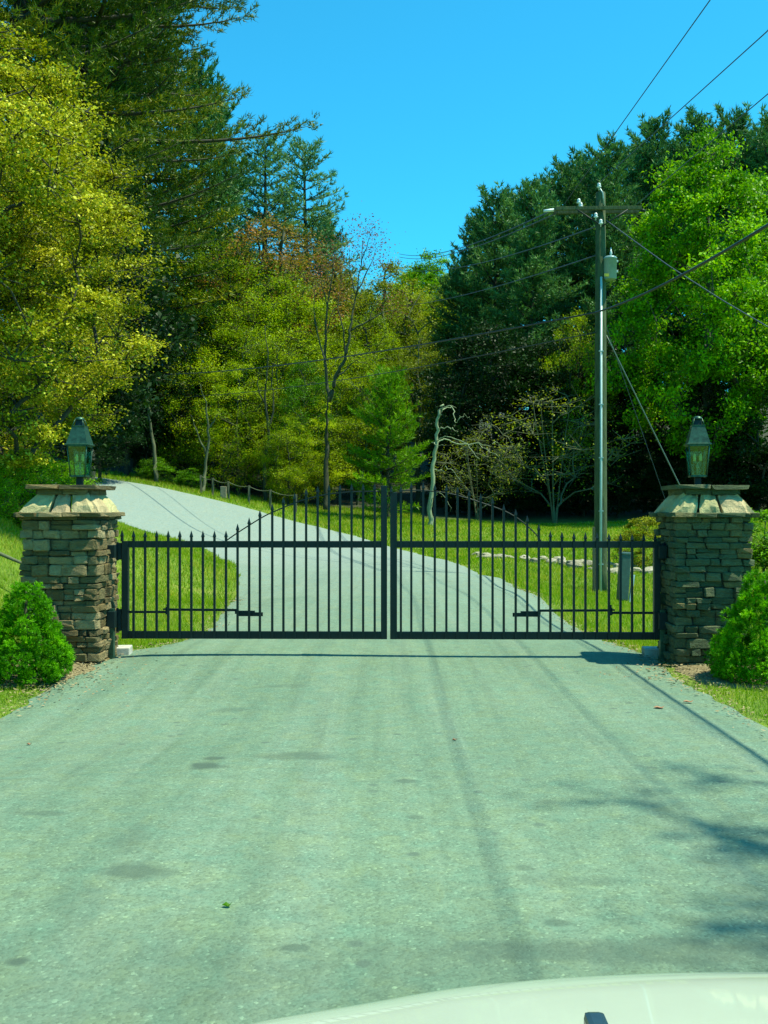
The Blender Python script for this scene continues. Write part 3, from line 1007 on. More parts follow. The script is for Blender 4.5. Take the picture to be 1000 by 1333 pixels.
for (a, d, tp, wh) in [(590, 55, 610, 'right beside the dead tree trunk'), (620, 54, 600, 'under the long dead branch'), (660, 53, 585, 'left of the arching pale shrub'),
                       (700, 54, 600, 'at the left foot of the arching pale shrub'), (730, 56, 560, 'behind the arching pale shrub'), (760, 53, 590, 'just left of the utility pole'),
                       (780, 56, 570, 'directly behind the utility pole'), (805, 52, 585, 'just right of the utility pole'), (860, 52, 600, 'left of the guy wire foot'),
                       (900, 51, 590, 'just left of the right lantern'), (960, 51, 590, 'just right of the right lantern'), (1000, 50, 580, 'cut by the right edge')]:
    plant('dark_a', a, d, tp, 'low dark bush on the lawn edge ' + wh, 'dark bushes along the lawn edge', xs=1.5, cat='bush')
plant('shrub_y', 838, 30, 672, 'weedy bright shrub beside the utility pole behind the right gate leaf', cat='shrub')
plant('shrub_a', 995, 26, 668, 'bright low shrub on the lawn right of the right pillar', cat='shrub', xs=1.4)
for (a, d, tp, lb) in [(205, 55, 596, 'low green shrub on the verge at the head of the drive, leftmost of two'), (250, 53.5, 610, 'low green shrub on the verge nearer the wire fence')]:
    plant('shrub_a', a, d, tp, lb, cat='shrub', xs=1.3)

# ---- near the left edge
lm, wm = deciduous('near_tree', 41, 7.4, 0.5, 2.45, 300, 500, 0.058, M['l_yellow'], M['bark_pine'], clump=0.44, trunk_r=0.09, peak=0.42, shell=0.62, flat=0.4, hue=0.5)
reg('near', 'leafy_tree', (lm, wm), 7.4)
plant('near', -34, 15.0, sc=1.0, label='yellow-green leafy tree on the bank filling the left edge', rz=0.4)
plant('near', -22, 19.5, sc=1.05, label='second yellow-green tree on the bank just behind the one at the left edge', rz=2.6)
plant('dark_a', 45, 26, sc=1.0, label='dark leafy tree on the bank in the shade behind the yellow-green trees', rz=2.6)
lm, wm = deciduous('bank_shrub', 42, 2.6, 0.05, 1.25, 130, 220, 0.055, M['l_bright'], M['bark'], clump=0.30, trunk_r=0.03)
reg('bank', 'shrub', (lm, wm), 2.6)
plant('bank', 22, 16.5, 572, 'bright green shrub on the bank under the yellow-green tree', cat='shrub', rz=1.0)
plant('bank', 62, 19.5, 592, 'green shrub on the bank just left of the left lantern', cat='shrub', rz=3.0, xs=1.2)
plant('bank', 78, 25, 592, 'green shrub on the bank directly behind the left lantern', cat='shrub', rz=4.0, xs=1.1)
plant('bank', -25, 14.5, 590, 'bright green shrub on the bank cut off by the left edge', cat='shrub', rz=2.0)
# a tree beside the drive, right of the car, whose boughs shade the tarmac
lm, wm = deciduous('roadside', 43, 17, 10.5, 2.5, 58, 60, 0.10, M['l_green'], M['bark'], clump=0.42, trunk_r=0.09, shell=0.7)
reg('roadside', 'leafy_tree', (lm, wm), 11)


# ---- dead tree
def dead_tree():
    d = 47.0
    x0, z0 = px(560, d), h1(px(560, d), d)
    t = thing('dead_tree', 'bleached leafless dead tree with drooping branches at the lawn edge', 'tree', (x0, d, z0))

    def im(lst, dy=0.0):
        return [((px(a, d) - x0), dy * i / max(1, len(lst) - 1), pz(b, d) - z0) for i, (a, b) in enumerate(lst)]
    def sm(P):
        Q = np.array(P)
        A = catmull(Q[:, [0, 2]], 4)
        B = catmull(Q[:, [1, 1]], 4)
        w = np.random.default_rng(int(abs(Q[0, 0] * 100))).normal(0, 0.035, (len(A), 3))
        return [(a[0] + e[0], b[0] + e[1], a[1] + e[2]) for a, b, e in zip(A, B, w)]
    MB().tube(sm(im([(560, 690), (561, 660), (563, 620), (566, 590), (569, 560), (572, 535), (577, 528)])), 0.12, 8, 0.045).build('trunk', M['deadwood'], t)
    for pts, r, dy in [([(572, 541), (578, 531), (586, 530), (590, 545), (591, 553), (597, 545)], 0.06, -1.5),
                       ([(566, 575), (580, 572), (600, 577), (622, 575), (640, 578)], 0.07, 1.0),
                       ([(566, 573), (580, 570), (602, 577), (612, 590), (620, 600)], 0.05, -1.8),
                       ([(570, 558), (580, 556), (588, 560), (594, 566)], 0.05, -1.0),
                       ([(564, 612), (573, 611), (580, 613)], 0.045, 0.6),
                       ([(563, 575), (567, 578), (578, 581)], 0.04, -0.8),
                       ([(575, 535), (585, 528), (596, 528)], 0.05, 1.0),
                       ([(561, 660), (568, 640), (580, 650), (588, 665)], 0.03, -0.6),
                       ([(622, 575), (632, 585), (645, 592), (650, 600)], 0.03, -0.6),
                       ([(640, 578), (648, 574), (652, 582)], 0.025, 0.5),
                       ([(580, 607), (592, 615), (600, 628)], 0.03, -0.4),
                       ([(597, 545), (606, 540), (614, 545)], 0.025, 0.3)]:
        MB().tube(sm(im(pts, dy)), r * 0.6, 6, r * 0.16).build('branch', M['deadwood'], t)


dead_tree()


def clutter_tree(name, label, pts_list, d, mat, cat='tree'):
    x0 = px(pts_list[0][0][0][0], d)
    z0 = h1(x0, d) - 0.1
    t = thing(name, label, cat, (x0, d, z0))
    for i, (pts, r) in enumerate(pts_list):
        q = [(px(a, d) - x0, 0.4 * math.sin(k + i), pz(b, d) - z0) for k, (a, b) in enumerate(pts)]
        if i == 0:
            q[0] = (q[0][0], q[0][1], 0)
        Q = np.array(q)
        A, B = catmull(Q[:, [0, 2]], 5), catmull(Q[:, [1, 1]], 5)
        w = np.random.default_rng(i + int(d)).normal(0, 0.03, (len(A), 3))
        w[0] = 0
        MB().tube([(a_[0] + e[0], b_[0] + e[1], a_[1] + e[2]) for a_, b_, e in zip(A, B, w)], r, 7, r * 0.14).build('trunk' if i == 0 else 'limb', mat, t)
    return t


clutter_tree('bare_tree', 'thin pale stem with a crooked bare limb near the wire fence',
             [([(264, 655), (265, 620), (270, 570), (268, 530), (262, 500)], 0.11), ([(268, 560), (278, 545), (284, 538)], 0.06), ([(266, 590), (256, 560), (250, 540)], 0.05)], 52.5, M['bark_pale'])
clutter_tree('bare_tree', 'thin dark stem leaning over the verge under the giant pine',
             [([(203, 620), (199, 580), (192, 540), (194, 490)], 0.13), ([(195, 540), (182, 505), (168, 485), (140, 462), (110, 455)], 0.06),
              ([(168, 485), (150, 475), (130, 476)], 0.035), ([(182, 505), (192, 470), (215, 455)], 0.035), ([(140, 462), (152, 452), (165, 455)], 0.03)], 54, M['bark_pale'])
ft_ = clutter_tree('bare_tree', 'slender forked tree with bare grey stems and purple-red buds in the middle of the wood',
                   [([(425, 660), (424, 610), (426, 570), (425, 540), (428, 518)], 0.17), ([(428, 522), (424, 480), (424, 430), (430, 380), (437, 325)], 0.10),
                    ([(428, 520), (437, 492), (449, 468), (456, 430), (464, 385), (472, 312)], 0.12), ([(449, 468), (447, 430), (440, 400), (446, 360)], 0.05),
                    ([(456, 432), (480, 418), (505, 405), (524, 400)], 0.05), ([(464, 385), (480, 350), (492, 318)], 0.05), ([(424, 470), (414, 440), (408, 400), (412, 360)], 0.05),
                    ([(437, 492), (460, 470), (476, 462)], 0.04), ([(428, 400), (418, 370), (420, 335)], 0.04), ([(470, 340), (478, 320), (486, 300)], 0.03), ([(424, 440), (432, 410), (450, 390)], 0.035),
                    ([(480, 420), (490, 395), (508, 380)], 0.03), ([(464, 385), (455, 350), (456, 320)], 0.035)], 53, M['bark'])
_r = np.random.default_rng(81)
_c = [(437, 330), (430, 350), (446, 345), (420, 345), (456, 325), (470, 318), (474, 345), (486, 305), (492, 320), (484, 335), (505, 400), (520, 398), (508, 382), (446, 372), (412, 362), (462, 300), (476, 296), (500, 340), (428, 318)]
_P = np.vstack([np.array([px(a, 53), 53, pz(b, 53)]) - np.array(ft_.location) + _r.normal(0, 0.40, (95, 3)) for a, b in _c])
link('crown', leaf_mesh('buds', _P, 0.12, L_('purple_red_bud', [(0.10, 0.05, 0.03), (0.17, 0.06, 0.05), (0.26, 0.12, 0.07)], 0.3), _r.uniform(0, 1, len(_P)), r=_r), ft_)
clutter_tree('bare_tree', 'slim grey double stem left of the forked bare tree',
             [([(345, 660), (344, 610), (349, 560), (345, 510), (350, 470), (346, 425)], 0.11), ([(348, 560), (356, 520), (353, 490), (362, 455)], 0.06), ([(347, 530), (336, 505), (338, 480)], 0.05)], 54, M['bark'])

# dead branch lying on the left bank
bx, by = px(6, 12.5), 12.5
tag(MB().tube([(bx - .5, by, h1(bx - .5, by) + .42), (bx - .1, by, h1(bx, by) + .50), (bx + .18, by + .1, h1(bx, by) + .36), (bx + .34, by + .2, h1(bx + .34, by) + .16), (bx + .5, by + .3, h1(bx + .5, by + .3) + .02)], 0.03, 7, 0.012)
    .build('dead_branch', M['bark_pale']), 'bare dead branch arching over the left bank beside the pillar', 'branch')


# ------------------------------------------------------------------ dwarf spruces by the pillars
def dwarf_spruce(name, seed, H, Rb, loc, label, lean=0.0):
    r = np.random.default_rng(seed)
    t = thing(name, label, 'bush', loc)
    nc_ = int(230 * (Rb / 0.4) ** 1.5)
    u = (np.arange(nc_) + r.uniform(0, 1, nc_)) / nc_
    u = 1 - np.sqrt(1 - u * 0.985)
    th = np.arange(nc_) * 2.399963 + r.normal(0, 0.35, nc_)
    prof = (1 - u) ** 0.78 * np.minimum(1, 0.72 + u * 2.6)
    rad = Rb * prof * r.uniform(0.68, 1.06, nc_)
    c = np.stack([rad * np.cos(th) + lean * u, rad * np.sin(th), 0.05 + u * H * 0.97 + r.normal(0, 0.015, nc_)], 1)
    out = unit(np.stack([np.cos(th), np.sin(th), 0.8 + 0.9 * u], 1))
    cs = r.uniform(0.040, 0.085, nc_) * (1 - 0.35 * u)
    ns_ = 26
    sd = unit(np.repeat(out, ns_, 0) * 0.55 + rand_dirs(nc_ * ns_, r))
    sp_ = np.repeat(c, ns_, 0) + sd * np.repeat(cs, ns_)[:, None] * r.uniform(0.55, 1.1, (nc_ * ns_, 1))
    k = 15
    P = np.repeat(sp_, k, 0) + r.normal(0, 0.006, (nc_ * ns_ * k, 3))
    D = unit(np.repeat(sd, k, 0) + r.normal(0, 0.55, (nc_ * ns_ * k, 3)))
    T = np.clip(np.repeat(np.repeat(r.uniform(0.25, 0.75, nc_), ns_) + r.normal(0, 0.10, nc_ * ns_), k) + r.normal(0, 0.08, nc_ * ns_ * k), 0, 1)
    link('foliage', needle_mesh('foliage', P, D, 0.024, 0.0065, M['spruce'], T, r), t)
    MB().tube([(0, 0, -0.05), (lean * .4, 0, H * .45), (lean * .85, 0, H * .85)], 0.035, 7, 0.008).build('stem', M['bark'], t)
    return t


xl = px(32, 9.05)
dwarf_spruce('dwarf_spruce', 51, 0.97, 0.40, (xl, 9.05, h1(xl, 9.05) - 0.02), 'cone-shaped dwarf spruce in front of the left stone pillar', 0.02)
xr = px(996, 9.0)
dwarf_spruce('dwarf_spruce', 52, 1.08, 0.50, (xr, 9.0, h1(xr, 9.0) - 0.02), 'lumpy dwarf spruce in front of the right stone pillar', 0.0)

# ------------------------------------------------------------------ grass, mulch, chips
def grass_patch(boxes):
    P, Hh, T = [], [], []
    for (x0, x1, y0, y1, dens, hh, wd) in boxes:
        n = int((x1 - x0) * (y1 - y0) * dens)
        x = rng.uniform(x0, x1, n)
        y = rng.uniform(y0, y1, n)
        # keep what the photo can see and what is not tarmac
        k = (np.abs(x / np.maximum(y, .1)) < 0.42) & ~on_road(x, y)
        x, y = x[k], y[k]
        near_edge = on_road(x + 0.12, y) | on_road(x - 0.12, y)
        keep = ~(near_edge & (rng.uniform(0, 1, len(x)) < 0.45))
        # bare mulch beds round the pillars
        bed = ((np.hypot((x + 3.25) / 0.75, (y - 9.6) / 0.85) < 1) | (np.hypot((x - 3.3) / 0.78, (y - 9.45) / 0.95) < 1))
        keep &= ~(bed & (rng.uniform(0, 1, len(x)) < 0.97))
        pn = np.sin(x * 2.1 + 1.3 * np.sin(y * 1.1)) * np.cos(y * 1.7 + x)
        keep &= rng.uniform(0, 1, len(x)) < (0.80 + 0.2 * pn)
        x, y, pn = x[keep], y[keep], pn[keep]
        z = hgt(x, y) - 0.005
        P.append(np.stack([x, y, z], 1))
        Hh.append(np.stack([hh * rng.uniform(0.5, 1.3, len(x)) * (1 + 0.25 * pn), np.full(len(x), wd)], 1))
        tn = 0.42 + 0.16 * pn + rng.normal(0, 0.17, len(x))
        dry = rng.uniform(0, 1, len(x)) < (0.10 + 0.10 * (pn > 0.4))
        T.append(np.clip(np.where(dry, 0.95, tn), 0, 1))
    P, Hh, T = np.vstack(P), np.vstack(Hh), np.concatenate(T)
    n = len(P)
    a = rng.uniform(0, 2 * math.pi, n)
    side = np.stack([np.cos(a), np.sin(a), np.zeros(n)], 1)
    lean = rng.normal(0, 0.35, (n, 2))
    tip = np.column_stack([lean * Hh[:, :1], Hh[:, 0]])
    w = Hh[:, 1:2] * rng.uniform(0.7, 1.3, (n, 1))
    V = np.stack([P - side * w / 2, P + side * w / 2, P + tip], 1).reshape(-1, 3)
    return mesh_arrays('grass', V, np.arange(3 * n).reshape(n, 3), M['grass'], np.repeat(T, 3)), n


gm, gn = grass_patch([(-4.6, -2.7, 7.2, 12.0, 2600, 0.07, 0.006), (2.5, 4.4, 6.2, 12.5, 2600, 0.07, 0.006),
                      (-7.5, -2.2, 11.0, 18.0, 1500, 0.085, 0.009), (-9.5, -2.4, 18, 30, 650, 0.10, 0.016), (2.2, 8, 11, 20, 1300, 0.085, 0.010),
                      (2.0, 12, 20, 30, 700, 0.10, 0.018), (-15, -3.5, 30, 46, 260, 0.11, 0.028), (0.5, 17, 30, 40, 330, 0.11, 0.028),
                      (-4, 20, 40, 50, 260, 0.12, 0.034), (-22, 2, 44, 57, 150, 0.16, 0.035)])
tag(link('grass', gm), 'rough bright green grass with dry stalks on the verges, lawn and bank', 'grass', kind='stuff')
print('grass blades', gn)


def bed(name, cx, cy, rx, ry, seed):
    r = np.random.default_rng(seed)
    n, m = 40, 8
    vs, fs = [], []
    for j in range(m + 1):
        for i in range(n):
            a = 2 * math.pi * i / n
            k = (j / m) * (1 + 0.08 * math.sin(3 * a + seed) + 0.05 * math.sin(7 * a))
            x, y = cx + rx * k * math.cos(a), cy + ry * k * math.sin(a)
            vs.append((x, y, h1(x, y) + 0.016 + 0.02 * (1 - (j / m) ** 2) - 0.03 * (j == m)))
    for j in range(m):
        for i in range(n):
            fs.append((j * n + i, j * n + (i + 1) % n, (j + 1) * n + (i + 1) % n, (j + 1) * n + i))
    me = bpy.data.meshes.new(name)
    me.from_pydata(vs, [], fs)
    me.materials.append(M['mulch'])
    o = link(name, me)
    return tag(o, kind='structure')


bed('mulch_bed', -3.40, 9.50, 0.68, 0.80, 1)
bed('mulch_bed', 3.42, 9.45, 0.74, 0.92, 2)
# chips, twigs and dry leaf bits in the beds and along the tarmac edges
n = 5200
cx = np.concatenate([rng.normal(-3.2, 0.42, n // 4), rng.normal(3.2, 0.42, n // 4), np.zeros(n // 2)])
cy = np.concatenate([rng.normal(9.3, 0.5, n // 2), np.zeros(n // 2)])
q = rng.integers(30, 180, n // 2)
sidepick = rng.uniform(0, 1, n // 2) < 0.5
ep = np.where(sidepick[:, None], LC[q], RC[q])
cx[n // 2:] = ep[:, 0] + rng.normal(0, 0.09, n // 2)
cy[n // 2:] = ep[:, 1] + rng.uniform(-0.25, 0.25, n // 2)
zb = hgt(cx, cy) + 0.032
a = rand_dirs(n) * np.array([1, 1, 0.35])
b = unit(np.cross(a, np.array([0, 0, 1.0]) + rng.normal(0, .3, (n, 3))))
s = rng.uniform(0.008, 0.030, (n, 1))
Pc = np.stack([cx, cy, zb], 1)
Vc = np.stack([Pc - a * s, Pc + b * s * .35, Pc + a * s, Pc - b * s * .35], 1).reshape(-1, 3)
tag(link('mulch_chips', mesh_arrays('mulch_chips', Vc, np.arange(4 * n).reshape(n, 4), M['chip'])), 'tan bark chips and dry bits beside the pillars and tarmac edges', 'mulch', kind='stuff')

# ------------------------------------------------------------------ stone pillars
GR = R(-1.08)                                 # the gate line is turned a little against the view


def stone_variants(k, mat, seed, bev=0.10, jit=0.10):
    r = random.Random(seed)
    out = []
    for i in range(k):
        bm = bmesh.new()
        bmesh.ops.create_cube(bm, size=1.0)
        for v in bm.verts:
            v.co += Vector([r.uniform(-jit, jit) * (0.5 if a == 2 else 0.5 if a == 0 else 1.0) for a in range(3)])
        bmesh.ops.bevel(bm, geom=bm.edges[:], offset=bev, segments=1, affect='EDGES')
        for v in bm.verts:
            v.co += Vector([r.uniform(-.03, .03), r.uniform(-.06, .06), r.uniform(-.03, .03)])
        bmesh.ops.recalc_face_normals(bm, faces=bm.faces[:])
        me = bpy.data.meshes.new('stone')
        bm.to_mesh(me)
        bm.free()
        me.materials.append(mat)
        out.append(me)
    return out


def pillar(cx, cy, label, seed, mat, cap_split):
    r = random.Random(seed)
    SV = stone_variants(12, mat, seed)
    t = thing('stone_pillar', label, 'pillar', (cx, cy, h1(cx, cy)), GR)
    half, H = 0.37, 1.455
    MB().box(0, 0, H / 2 - 0.1, 2 * half - 0.07, 2 * half - 0.07, H + 0.2).build('mortar_core', M['mortar'], t)
    z, ci, cnt = -0.06, 0, 0
    while z < H - 0.03:
        hh = r.choice([0.05, 0.06, 0.07, 0.085, 0.10, 0.115])
        if z + hh > H - 0.02:
            hh = H - z
        for face in range(4):
            L0 = half if (face + ci) % 2 == 0 else half - 0.10
            u = -L0
            big = 3.2 if face == 2 else 1.6 if face == (3 if cx < 0 else 1) else 1.0
            while u < L0 - 0.01:
                ln = r.uniform(0.08, 0.25) * big
                if u + ln > L0 - 0.06:
                    ln = L0 - u
                dep = r.uniform(0.10, 0.13)
                proud = r.uniform(-0.020, 0.030)
                c = u + ln / 2
                y = -(half + proud - dep / 2)
                a = face * math.pi / 2
                # the odd tall gap is filled by two thin stones
                sp = r.uniform(0.4, 0.6)
                parts = [(z, hh)] if hh < 0.09 or r.random() < 0.45 else [(z, hh * sp), (z + hh * sp, hh * (1 - sp))]
                for (z0, h_) in parts:
                    x_ = c * math.cos(a) - y * math.sin(a)
                    y_ = c * math.sin(a) + y * math.cos(a)
                    link('stone', r.choice(SV), t, loc=(x_, y_, z0 + h_ / 2), rot=(r.uniform(-.10, .10), r.uniform(-.05, .05), a + r.uniform(-.08, .08)),
                         scale=(ln * 0.985, dep, h_ * 0.97))
                    cnt += 1
                u += ln
        z += hh
        ci += 1
    # thin eave course
    for face in range(4):
        a = face * math.pi / 2
        u = -0.415
        while u < 0.40:
            ln = min(r.uniform(0.16, 0.34), 0.415 - u)
            y = -(0.36 + r.uniform(-0.008, 0.012))
            c = u + ln / 2
            link('eave_stone', r.choice(SV), t, loc=(c * math.cos(a) - y * math.sin(a), c * math.sin(a) + y * math.cos(a), H + 0.014 + r.uniform(-.004, .006)),
                 rot=(0, 0, a + r.uniform(-.03, .03)), scale=(ln, 0.14, 0.045))
            u += ln
    # sloping cap stones
    zb, zt, hb, ht = H + 0.032, H + 0.225, 0.400, 0.270
    for face in range(4):
        a = face * math.pi / 2
        cuts = [-1] + (cap_split if face % 2 == 0 else [0.05]) + [1]
        for u0, u1 in zip(cuts[:-1], cuts[1:]):
            g = 0.014
            pr = r.uniform(0.0, 0.016)
            ks = []
            N_ = 5
            vs = []
            for layer, off in ((0, 0.0), (1, -0.07)):
                for jz in range(4):
                    tz = jz / 3
                    for i in range(N_):
                        tu = i / (N_ - 1)
                        hw = hb + (ht - hb) * tz
                        x = (u0 + (u1 - u0) * tu) * hw
                        x += g * (1 if i == 0 else -1 if i == N_ - 1 else 0)
                        y = -(hw + pr + off * 0.9)
                        zz_ = zb + (zt - zb) * tz + off * 0.35
                        if layer == 0:
                            y += r.uniform(-.016, .016) + (0.022 if (i in (0, N_ - 1) or jz in (0, 3)) else -0.004)
                            zz_ += r.uniform(-.018, .014) if jz == 3 else r.uniform(-.008, .008)
                            x += r.uniform(-.008, .008)
                        vs.append((x * math.cos(a) - y * math.sin(a), x * math.sin(a) + y * math.cos(a), zz_))
            fs = []
            for layer in (0, 1):
                o = layer * 20
                for jz in range(3):
                    for i in range(N_ - 1):
                        k = o + jz * N_ + i
                        fs.append((k, k + 1, k + N_ + 1, k + N_))
            for i in range(N_ - 1):
                fs.append((i, i + 1, i + 21, i + 20))
                fs.append((15 + i, 16 + i, 36 + i, 35 + i))
            for jz in range(3):
                fs.append((jz * 5, jz * 5 + 5, jz * 5 + 25, jz * 5 + 20))
                fs.append((jz * 5 + 4, jz * 5 + 9, jz * 5 + 29, jz * 5 + 24))
            MB().poly(vs, fs).build('cap_stone', M['cap_stone'], t)
    MB().box(0, 0, zt + 0.010, 0.50, 0.50, 0.06).build('cap_neck', M['mortar'], t)
    SV2 = stone_variants(4, mat, seed + 5, 0.05, 0.04)
    for face in range(4):
        a = face * math.pi / 2
        for k in range(2):
            c, y = (-0.125 + 0.25 * k), -0.235
            link('neck_stone', r.choice(SV2), t, loc=(c * math.cos(a) - y * math.sin(a), c * math.sin(a) + y * math.cos(a), zt + 0.016), rot=(0, 0, a + r.uniform(-.05, .05)), scale=(.25, .10, .055))
    zs = zt + 0.062
    w = 0.350
    for (x0, x1, y0, y1) in ((-w, -0.02, -w, 0.03), (-0.01, w, -w + .01, 0.02), (-w + .01, 0.04, 0.04, w), (0.05, w, 0.03, w)):
        link('top_slab', r.choice(SV2), t, loc=((x0 + x1) / 2, (y0 + y1) / 2, zs + r.uniform(-.003, .003)), scale=(x1 - x0, y1 - y0, 0.042))
    return t, cnt, zs + 0.02


LPX, LPY = px(78, 9.93), 9.93 + 0.37
t_, c1, capz = pillar(LPX, LPY, 'tan fieldstone gate pillar at the left end of the gate', 61, M['stone'], [-0.22, 0.30])
RPX, RPY = px(931, 9.81), 9.81 + 0.37
t_, c2, capz = pillar(RPX, RPY, 'green-grey fieldstone gate pillar at the right end of the gate', 62, M['stone_green'], [-0.40, 0.18])
print('stones', c1, c2)


# ------------------------------------------------------------------ lanterns
def lantern(cx, cy, z, rz, label):
    t = thing('gas_lantern', label, 'lantern', (cx, cy, z), rz)
    t.scale = (0.80, 0.80, 1.0)
    lm_ = M['lamp_metal']
    MB().box(0, 0, 0.045, 0.075, 0.075, 0.10, 0.006).box(0, 0, 0.004, 0.13, 0.13, 0.012, 0.003).build('post', M['iron_dull'], t)
    zb, zt, hb, ht = 0.095, 0.40, 0.093, 0.122
    f = MB()
    for sx in (-1, 1):
        for sy in (-1, 1):
            f.tube([(sx * hb, sy * hb, zb), (sx * ht, sy * ht, zt)], 0.0085, 4)
    for k, (hh, zz_) in enumerate(((hb, zb), (ht, zt))):
        for a in range(4):
            c, s_ = math.cos(a * math.pi / 2), math.sin(a * math.pi / 2)
            f.box(hh * s_, -hh * c, zz_, 2 * hh + 0.016, 0.016, 0.018, 0.002, rot=Matrix.Rotation(a * math.pi / 2, 3, 'Z').to_euler())
    f.box(0, 0, zb + 0.001, 2 * hb, 2 * hb, 0.006)
    f.build('frame', lm_, t)
    for a in range(4):
        c, s_ = math.cos(a * math.pi / 2), math.sin(a * math.pi / 2)

        def rt(x, y, zv):
            return (x * c - y * s_, x * s_ + y * c, zv)
        i0_, i1_ = hb - 0.003, ht - 0.003
        MB().poly([rt(-i0_, -i0_, zb + .008), rt(i0_, -i0_, zb + .008), rt(i1_, -i1_, zt - .008), rt(-i1_, -i1_, zt - .008),
                   rt(-i0_, -i0_ + .003, zb + .008), rt(i0_, -i0_ + .003, zb + .008), rt(i1_, -i1_ + .003, zt - .008), rt(-i1_, -i1_ + .003, zt - .008)],
                  [(0, 1, 2, 3), (4, 7, 6, 5), (0, 4, 5, 1), (3, 2, 6, 7), (0, 3, 7, 4), (1, 5, 6, 2)]).build('pane', M['glass'], t)
    q = math.sqrt(2)
    MB().lathe([(0.150 * q, zt + .006), (0.150 * q, zt + .016), (0.132 * q, zt + .022), (0.077 * q, zt + .190), (0.080 * q, zt + .196), (0.080 * q, zt + .204), (0.06 * q, zt + .206)], 4, rot0=math.pi / 4, flat=True).build('roof', lm_, t)
    v = MB()
    v.lathe([(0.052 * q, zt + .205), (0.035 * q, zt + .262)], 4, rot0=math.pi / 4, flat=True)
    v.build('chimney', M['iron_dull'], t)
    e = MB()
    for sx in (-1, 1):
        for sy in (-1, 1):
            e.tube([(sx * .070, sy * .070, zt + .205), (sx * .045, sy * .045, zt + .268)], 0.006, 4)
    e.lathe([(0.056, zt + .262), (0.060, zt + .268), (0.050, zt + .284), (0.025, zt + .294), (0.004, zt + .297)], 16)
    e.build('cap', lm_, t)
    b = MB()
    b.tube([(0, 0, zb), (0, 0, zb + .14)], 0.008, 6).tube([(-.036, 0, zb + .15), (0, 0, zb + .135), (.036, 0, zb + .15)], 0.006, 6).lathe([(0.004, zb + .075), (.019, zb + .08), (.019, zb + .092), (.004, zb + .1)], 12)
    b.build('burner', M['steel'], t)
    for sx in (-1, 1):
        MB().lathe([(0.011, zb + .15), (0.018, zb + .165), (0.017, zb + .20), (0.010, zb + .222), (0.003, zb + .228)], 12, c=(sx * .037, 0, 0)).build('mantle', M['mantle'], t)
    return t


lantern(LPX - 0.0 + 0.085, LPY, h1(LPX, LPY) + capz, GR, 'greenish metal gas lantern with pyramid roof on the left pillar')
lantern(RPX - 0.055, RPY, h1(RPX, RPY) + capz, GR - 0.12, 'greenish metal gas lantern with pyramid roof on the right pillar')

# ------------------------------------------------------------------ gate
GY = 10.32


def gpt(xp):
    """point of the gate line seen in photo column xp -> gate-frame coordinate along the line"""
    # line through (0,GY) with direction (cos GR, sin GR)
    t = (xp - 500) / F
    return t * GY / (math.cos(GR) - t * math.sin(GR))


def gz(y, xp):
    d = GY + gpt(xp) * math.sin(GR)
    return pz(y, d)


def gate_leaf(label, sgn, x_hinge, x_meet, cols, tops, post_top):
    t = thing('gate_leaf', label, 'gate', (0, GY, 0), GR)
    xh, xm = gpt(x_hinge), gpt(x_meet)
    zb0, zb1 = 0.212, 0.286
    zt0, zt1 = 1.138, 1.205
    a, b = min(xh, xm), max(xh, xm)
    hp = 0.066
    # posts
    MB().box(xh, 0, (zb0 + 1.205) / 2, hp, 0.066, 1.205 - zb0, 0.004).build('hinge_post', M['iron'], t)
    MB().box(xm, 0, (zb0 + post_top) / 2, 0.062, 0.066, post_top - zb0, 0.004).build('meeting_post', M['iron'], t)
    ra, rb = (a + hp / 2, b - 0.031) if sgn < 0 else (a + 0.031, b - hp / 2)
    MB().box((ra + rb) / 2, 0, (zb0 + zb1) / 2, rb - ra, 0.05, zb1 - zb0, 0.003).build('bottom_rail', M['iron'], t)
    MB().box((ra + rb) / 2, 0, (zt0 + zt1) / 2, rb - ra, 0.05, zt1 - zt0, 0.003).build('top_rail', M['iron'], t)
    tip_pts = []
    for c, ty in zip(cols, tops):
        x = gpt(c)
        zt = gz(ty, c)
        s_ = 0.0115
        m = MB()
        z0 = zb0 + 0.002 if abs(x - xh) > 0.05 else 1.203
        m.box(x, -0.0285, (z0 + zt - .075) / 2, 2 * s_, 2 * s_, zt - .075 - z0)
        # spear point
        m.lathe([(s_ * 1.0, zt - .076), (s_ * 1.9, zt - .066), (s_ * 1.9, zt - .058), (0.001, zt)], 4, c=(x, -0.0285, 0), rot0=math.pi / 4, flat=True)
        m.build('picket', M['iron'], t)
        tip_pts.append((x, zt))
    return t, tip_pts


colsL = [160] + [175 + 15 * i for i in range(9)] + [310, 325, 339, 355, 369.5, 384, 399, 414, 428.5, 443, 458, 473, 488]
topsL = [689, 690, 690, 690, 690, 690, 690, 690, 690, 690, 681, 673, 663, 655, 646, 641, 635, 632, 630, 629.5, 629, 629, 629]
gl, tl = gate_leaf('left black iron gate leaf with spear-topped pickets rising to the centre', -1, 163.5, 500, colsL, topsL, 1.765)
colsR = [509.5, 522, 535.5, 551, 566, 581, 595.5, 610.5, 625.5, 641, 655.5, 671, 686, 701, 716, 731, 746.5, 761.5, 776.5, 792, 807, 822, 837, 852]
topsR = [632, 632, 627, 627, 629, 630, 632.5, 637, 641.5, 647, 655.5, 662, 670, 681, 690, 691, 692, 692, 692, 693, 693, 694, 694, 694]
gr_, tr_ = gate_leaf('right black iron gate leaf with spear-topped pickets, nearer the utility pole', 1, 855, 513, colsR, topsR, 1.70)


def arch(parent, cols, ys):
    pts = [(gpt(c), 0.012, gz(y, c)) for c, y in zip(cols, ys)]
    P = catmull([(p[0], p[2]) for p in pts], 5)
    MB().tube([(a_, 0.0, b_) for a_, b_ in P], 0.007, 6).build('arch_bar', M['iron_dull'] if parent is gr_ else M['iron'], parent)


